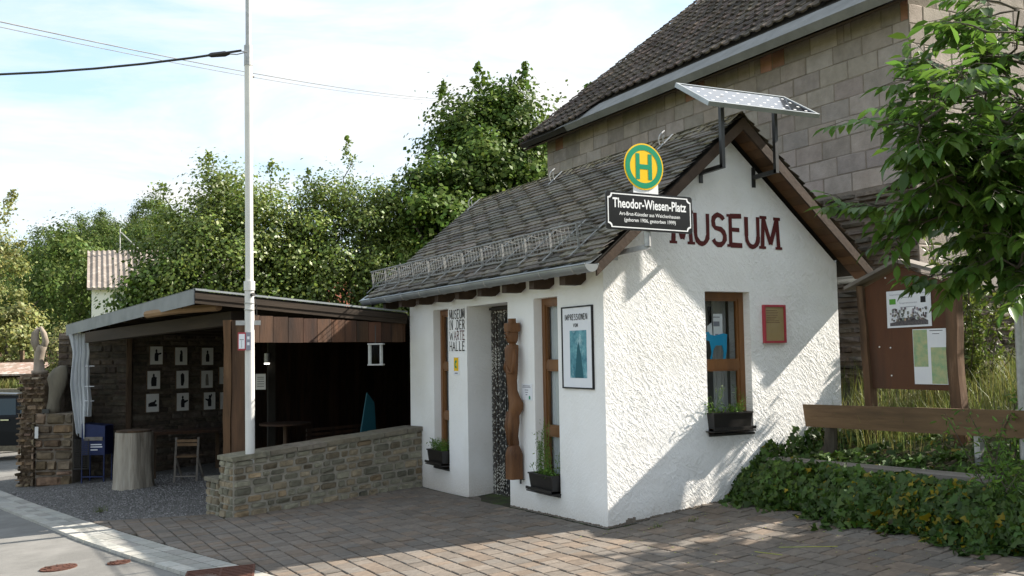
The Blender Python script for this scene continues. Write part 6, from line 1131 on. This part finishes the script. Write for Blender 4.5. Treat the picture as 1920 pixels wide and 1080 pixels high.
# ================================================================== CAR
t = thing('black_car', (-6.1, 19.7, -.62), 'black estate car with chrome roof rail half hidden behind the pillar', 'car'); co_ = V3((-8.25, 20.85, -.62))+rx*1.0; CLn = 4.5; CW = 1.75
def CPt(x, y, z): return co_+rx*x+py_*y+V3((0, 0, z))
low = [(0, .32), (.02, .62), (.12, .80), (1.0, .92), (4.25, .98), (4.46, .85), (4.5, .45), (4.42, .28), (3.95, .24), (.5, .24)]
mb = MB(); n = len(low); vs = [CPt(x, .0+ (.03 if z > .8 else 0), z) for x, z in low]+[CPt(x, CW-(.03 if z > .8 else 0), z) for x, z in low]; mb.add(vs, [tuple(range(n))[::-1], tuple(range(n, 2*n))]+[(i, (i+1) % n, n+(i+1) % n, n+i) for i in range(n)]); mb.build('body', 'carpaint', t)
up_ = [(1.0, .92), (1.85, 1.40), (2.6, 1.46), (3.9, 1.42), (4.30, .98)]; mb = MB(); n = 5; vs = [CPt(x, .03 if z < 1.2 else .17, z) for x, z in up_]+[CPt(x, CW-(.03 if z < 1.2 else .17), z) for x, z in up_]; mb.add(vs, [tuple(range(n))[::-1], tuple(range(n, 2*n))]+[(i, (i+1) % n, n+(i+1) % n, n+i) for i in range(n)]); cb = mb.build('cabin', 'carpaint', t)
for pts in ([(1.25, .96), (1.9, 1.34), (2.15, 1.36), (2.15, .97)], [(2.22, .97), (2.22, 1.37), (2.98, 1.37), (3.04, .98)], [(3.14, .98), (3.10, 1.36), (3.85, 1.33), (4.1, 1.0)]):
    mb = MB(); mb.add([CPt(x, lerp(.03, .17, (z-.92)/.48)-.012, z) for x, z in pts], [(0, 1, 2, 3)]); mb.build('side_window', 'carglass', cb)
mb = MB(); mb.tube([CPt(1.9, .19, 1.44), CPt(2.6, .17, 1.50), CPt(3.85, .19, 1.46)], .016, 8); mb.build('roof_rail', 'chrome', t)
for x in (.85, 3.65):
    mb = MB(); mb.tube([CPt(x, -.02, .32), CPt(x, .2, .32)], .32, 24); wh = mb.build('wheel', 'tyre', t); mb = MB(); mb.tube([CPt(x, -.03, .32), CPt(x, -.01, .32)], .2, 16); mb.build('rim', 'chrome', wh)
mb = MB(); mb.obox(CPt(4.40, -.005, .66), rx*.08, py_*.2, (0, 0, .18)); mb.build('tail_light', 'redframe', t)
mb = MB(); mb.bar(CPt(2.7, -.015, .86), CPt(2.9, -.015, .86), .02, .03); mb.build('door_handle', 'chrome', t)
# ================================================================== WALNUT TREE at the right
t = thing('walnut_tree', (4.6, -3.6, .8), 'leafy green tree with long drooping leaves reaching in from the right', 'tree')
mb = MB(); FK = V3((4.3, -3.3, 2.6)); tube_tree(mb, (4.6, -3.6, .6), FK, .15, .11, .1)
CAMP = V3((-5.1224, -7.8884, 1.65)); FWv = V3(_fw); RTv = V3(_rt); UPv = V3(_up)
lv, lf, lc, nb = [], [], [], 0
LC = []; rnd = random.Random(21); rs = np.random.RandomState(5)

def leaflets(p, d, L_, npair, sz):
    """compound leaf: stalk with paired leaflets and one at the end"""
    d = d/np.linalg.norm(d); side = np.cross(d, V3((0, 0, 1))); side /= np.linalg.norm(side)+1e-6; mb.tube([p, p+d*L_*.5+V3((0, 0, .01)), p+d*L_+V3((0, 0, -.03))], .0022, 4); k0 = rnd.uniform(.65, 1.3)
    for q in range(npair+1):
        f_ = .35+.65*q/npair
        for s in ((-1, 1) if q < npair else (0,)):
            b = p+d*L_*f_+V3((0, 0, -.03*f_)); dd = d*(.55 if s else 1)+side*s*.85+V3((0, 0, rnd.uniform(-.75, -.15))); LC.append((b, dd, sz*rnd.uniform(.75, 1.2)*(1.15 if not s else 1), k0*rnd.uniform(.85, 1.2)))
def branch(p0, p1, r0, nleaf, spread, sz=.105, sub=5):
    pts = tube_tree(mb, p0, p1, r0, .006, .5, 8); p0, p1 = V3(p0), V3(p1)
    for k in range(sub):
        f_ = .25+.75*k/max(sub-1, 1); b = pts[min(7, int(f_*7))]; e = b+(p1-p0)/np.linalg.norm(p1-p0)*spread*.5+rs.normal(size=3)*spread*V3((.8, .8, .55)); tw = tube_tree(mb, b, e, .009, .003, .4, 5)
        for q in range(nleaf): ff = rs.rand()**.7; c = b+(e-b)*ff; dr = (e-b)/np.linalg.norm(e-b)+rs.normal(size=3)*.75; dr[2] = dr[2]*.5+.05; leaflets(c, dr, rnd.uniform(.16, .26), 3, sz)
def at(x, y, dpt): return CAMP+(FWv+RTv*((x-960)/1846)-UPv*((y-540)/1846))*dpt
for (a, b, r, nl, sp_, sub) in (
    ((1950, 330, 7.2), (1725, 240, 6.2), .025, 5, .28, 6), ((1960, 350, 7.2), (1800, 315, 6.3), .022, 6, .24, 6), ((1950, 300, 7.2), (1735, 225, 6.2), .020, 5, .2, 5), ((1960, 380, 7.3), (1790, 330, 6.5), .025, 7, .3, 7), ((1950, 300, 7.0), (1800, 140, 6.2), .022, 4, .28, 5), ((1990, 200, 7.2), (1850, 60, 6.4), .03, 5, .30, 6),
    ((1960, 380, 7.2), (1790, 265, 6.3), .022, 6, .22, 6), ((1960, 430, 7.4), (1800, 385, 6.5), .025, 6, .26, 6), ((1970, 120, 7.2), (1900, 20, 6.8), .025, 5, .32, 5),
    ((1980, 300, 7.6), (1820, 250, 6.6), .03, 7, .36, 8), ((1980, 400, 7.4), (1840, 380, 6.6), .03, 7, .36, 8), ((1980, 470, 7.4), (1870, 480, 6.6), .03, 6, .28, 7), ((1960, 470, 7.4), (1825, 430, 6.8), .02, 5, .22, 5), ((2040, 250, 7.8), (1900, 180, 7.2), .03, 8, .36, 7), ((2060, 420, 7.6), (1930, 330, 7.0), .03, 8, .4, 7), ((2060, 520, 7.6), (1930, 480, 7.0), .03, 8, .36, 7)):
    P0, P1 = at(*a), at(*b); tube_tree(mb, FK, P0, .05, r, .3); branch(P0, P1, r*.7, nl+2, sp_*1.1, sub=sub+2)
# upper crown, out of frame
for _ in range(30):
    c = V3((4.7, -3.4, 4.3))+rs.normal(size=3)*V3((.9, .65, .8)); c[1] = min(c[1], -2.55); branch(FK+(c-FK)*.5, c, .02, 5, .38, .11, 6)
mb.build('trunk', 'bark', t, smooth=True)
B = np.array([x[0] for x in LC]); Dd = np.array([x[1] for x in LC]); Sz = np.array([x[2] for x in LC])[:, None]; Kc = np.array([x[3] for x in LC]); Dd /= np.linalg.norm(Dd, axis=1)[:, None]
up_ = np.tile(V3((0, 0, 1)), (len(B), 1))+rs.normal(size=B.shape)*.25; e = np.cross(Dd, up_); e /= np.linalg.norm(e, axis=1)[:, None]; q = np.cross(e, Dd); W_ = Sz*.52
Pq = [B, B+Dd*Sz*.28+e*W_*.42+q*Sz*.04, B+Dd*Sz*.65+e*W_*.46, B+Dd*Sz*1.12-q*Sz*.22, B+Dd*Sz*.65-e*W_*.46, B+Dd*Sz*.28-e*W_*.42+q*Sz*.04, B+Dd*Sz*.3-q*Sz*.04, B+Dd*Sz*.68-q*Sz*.09]
v = np.stack(Pq, 1).reshape(-1, 3); b = (np.arange(len(B))*8)[:, None]; f = np.concatenate([b+np.array(x) for x in ((0, 1, 6), (0, 6, 5), (1, 2, 7), (1, 7, 6), (6, 7, 4), (6, 4, 5), (2, 3, 7), (7, 3, 4))])
kc = np.stack([Kc*rs.uniform(.85, 1.15, len(Kc)), Kc, Kc*.9], 1); mkobj('crown', v, f, np.repeat(kc, 8, axis=0), 'l_wal', t)
print('leaves', len(B), 'objects', len(sc.objects))
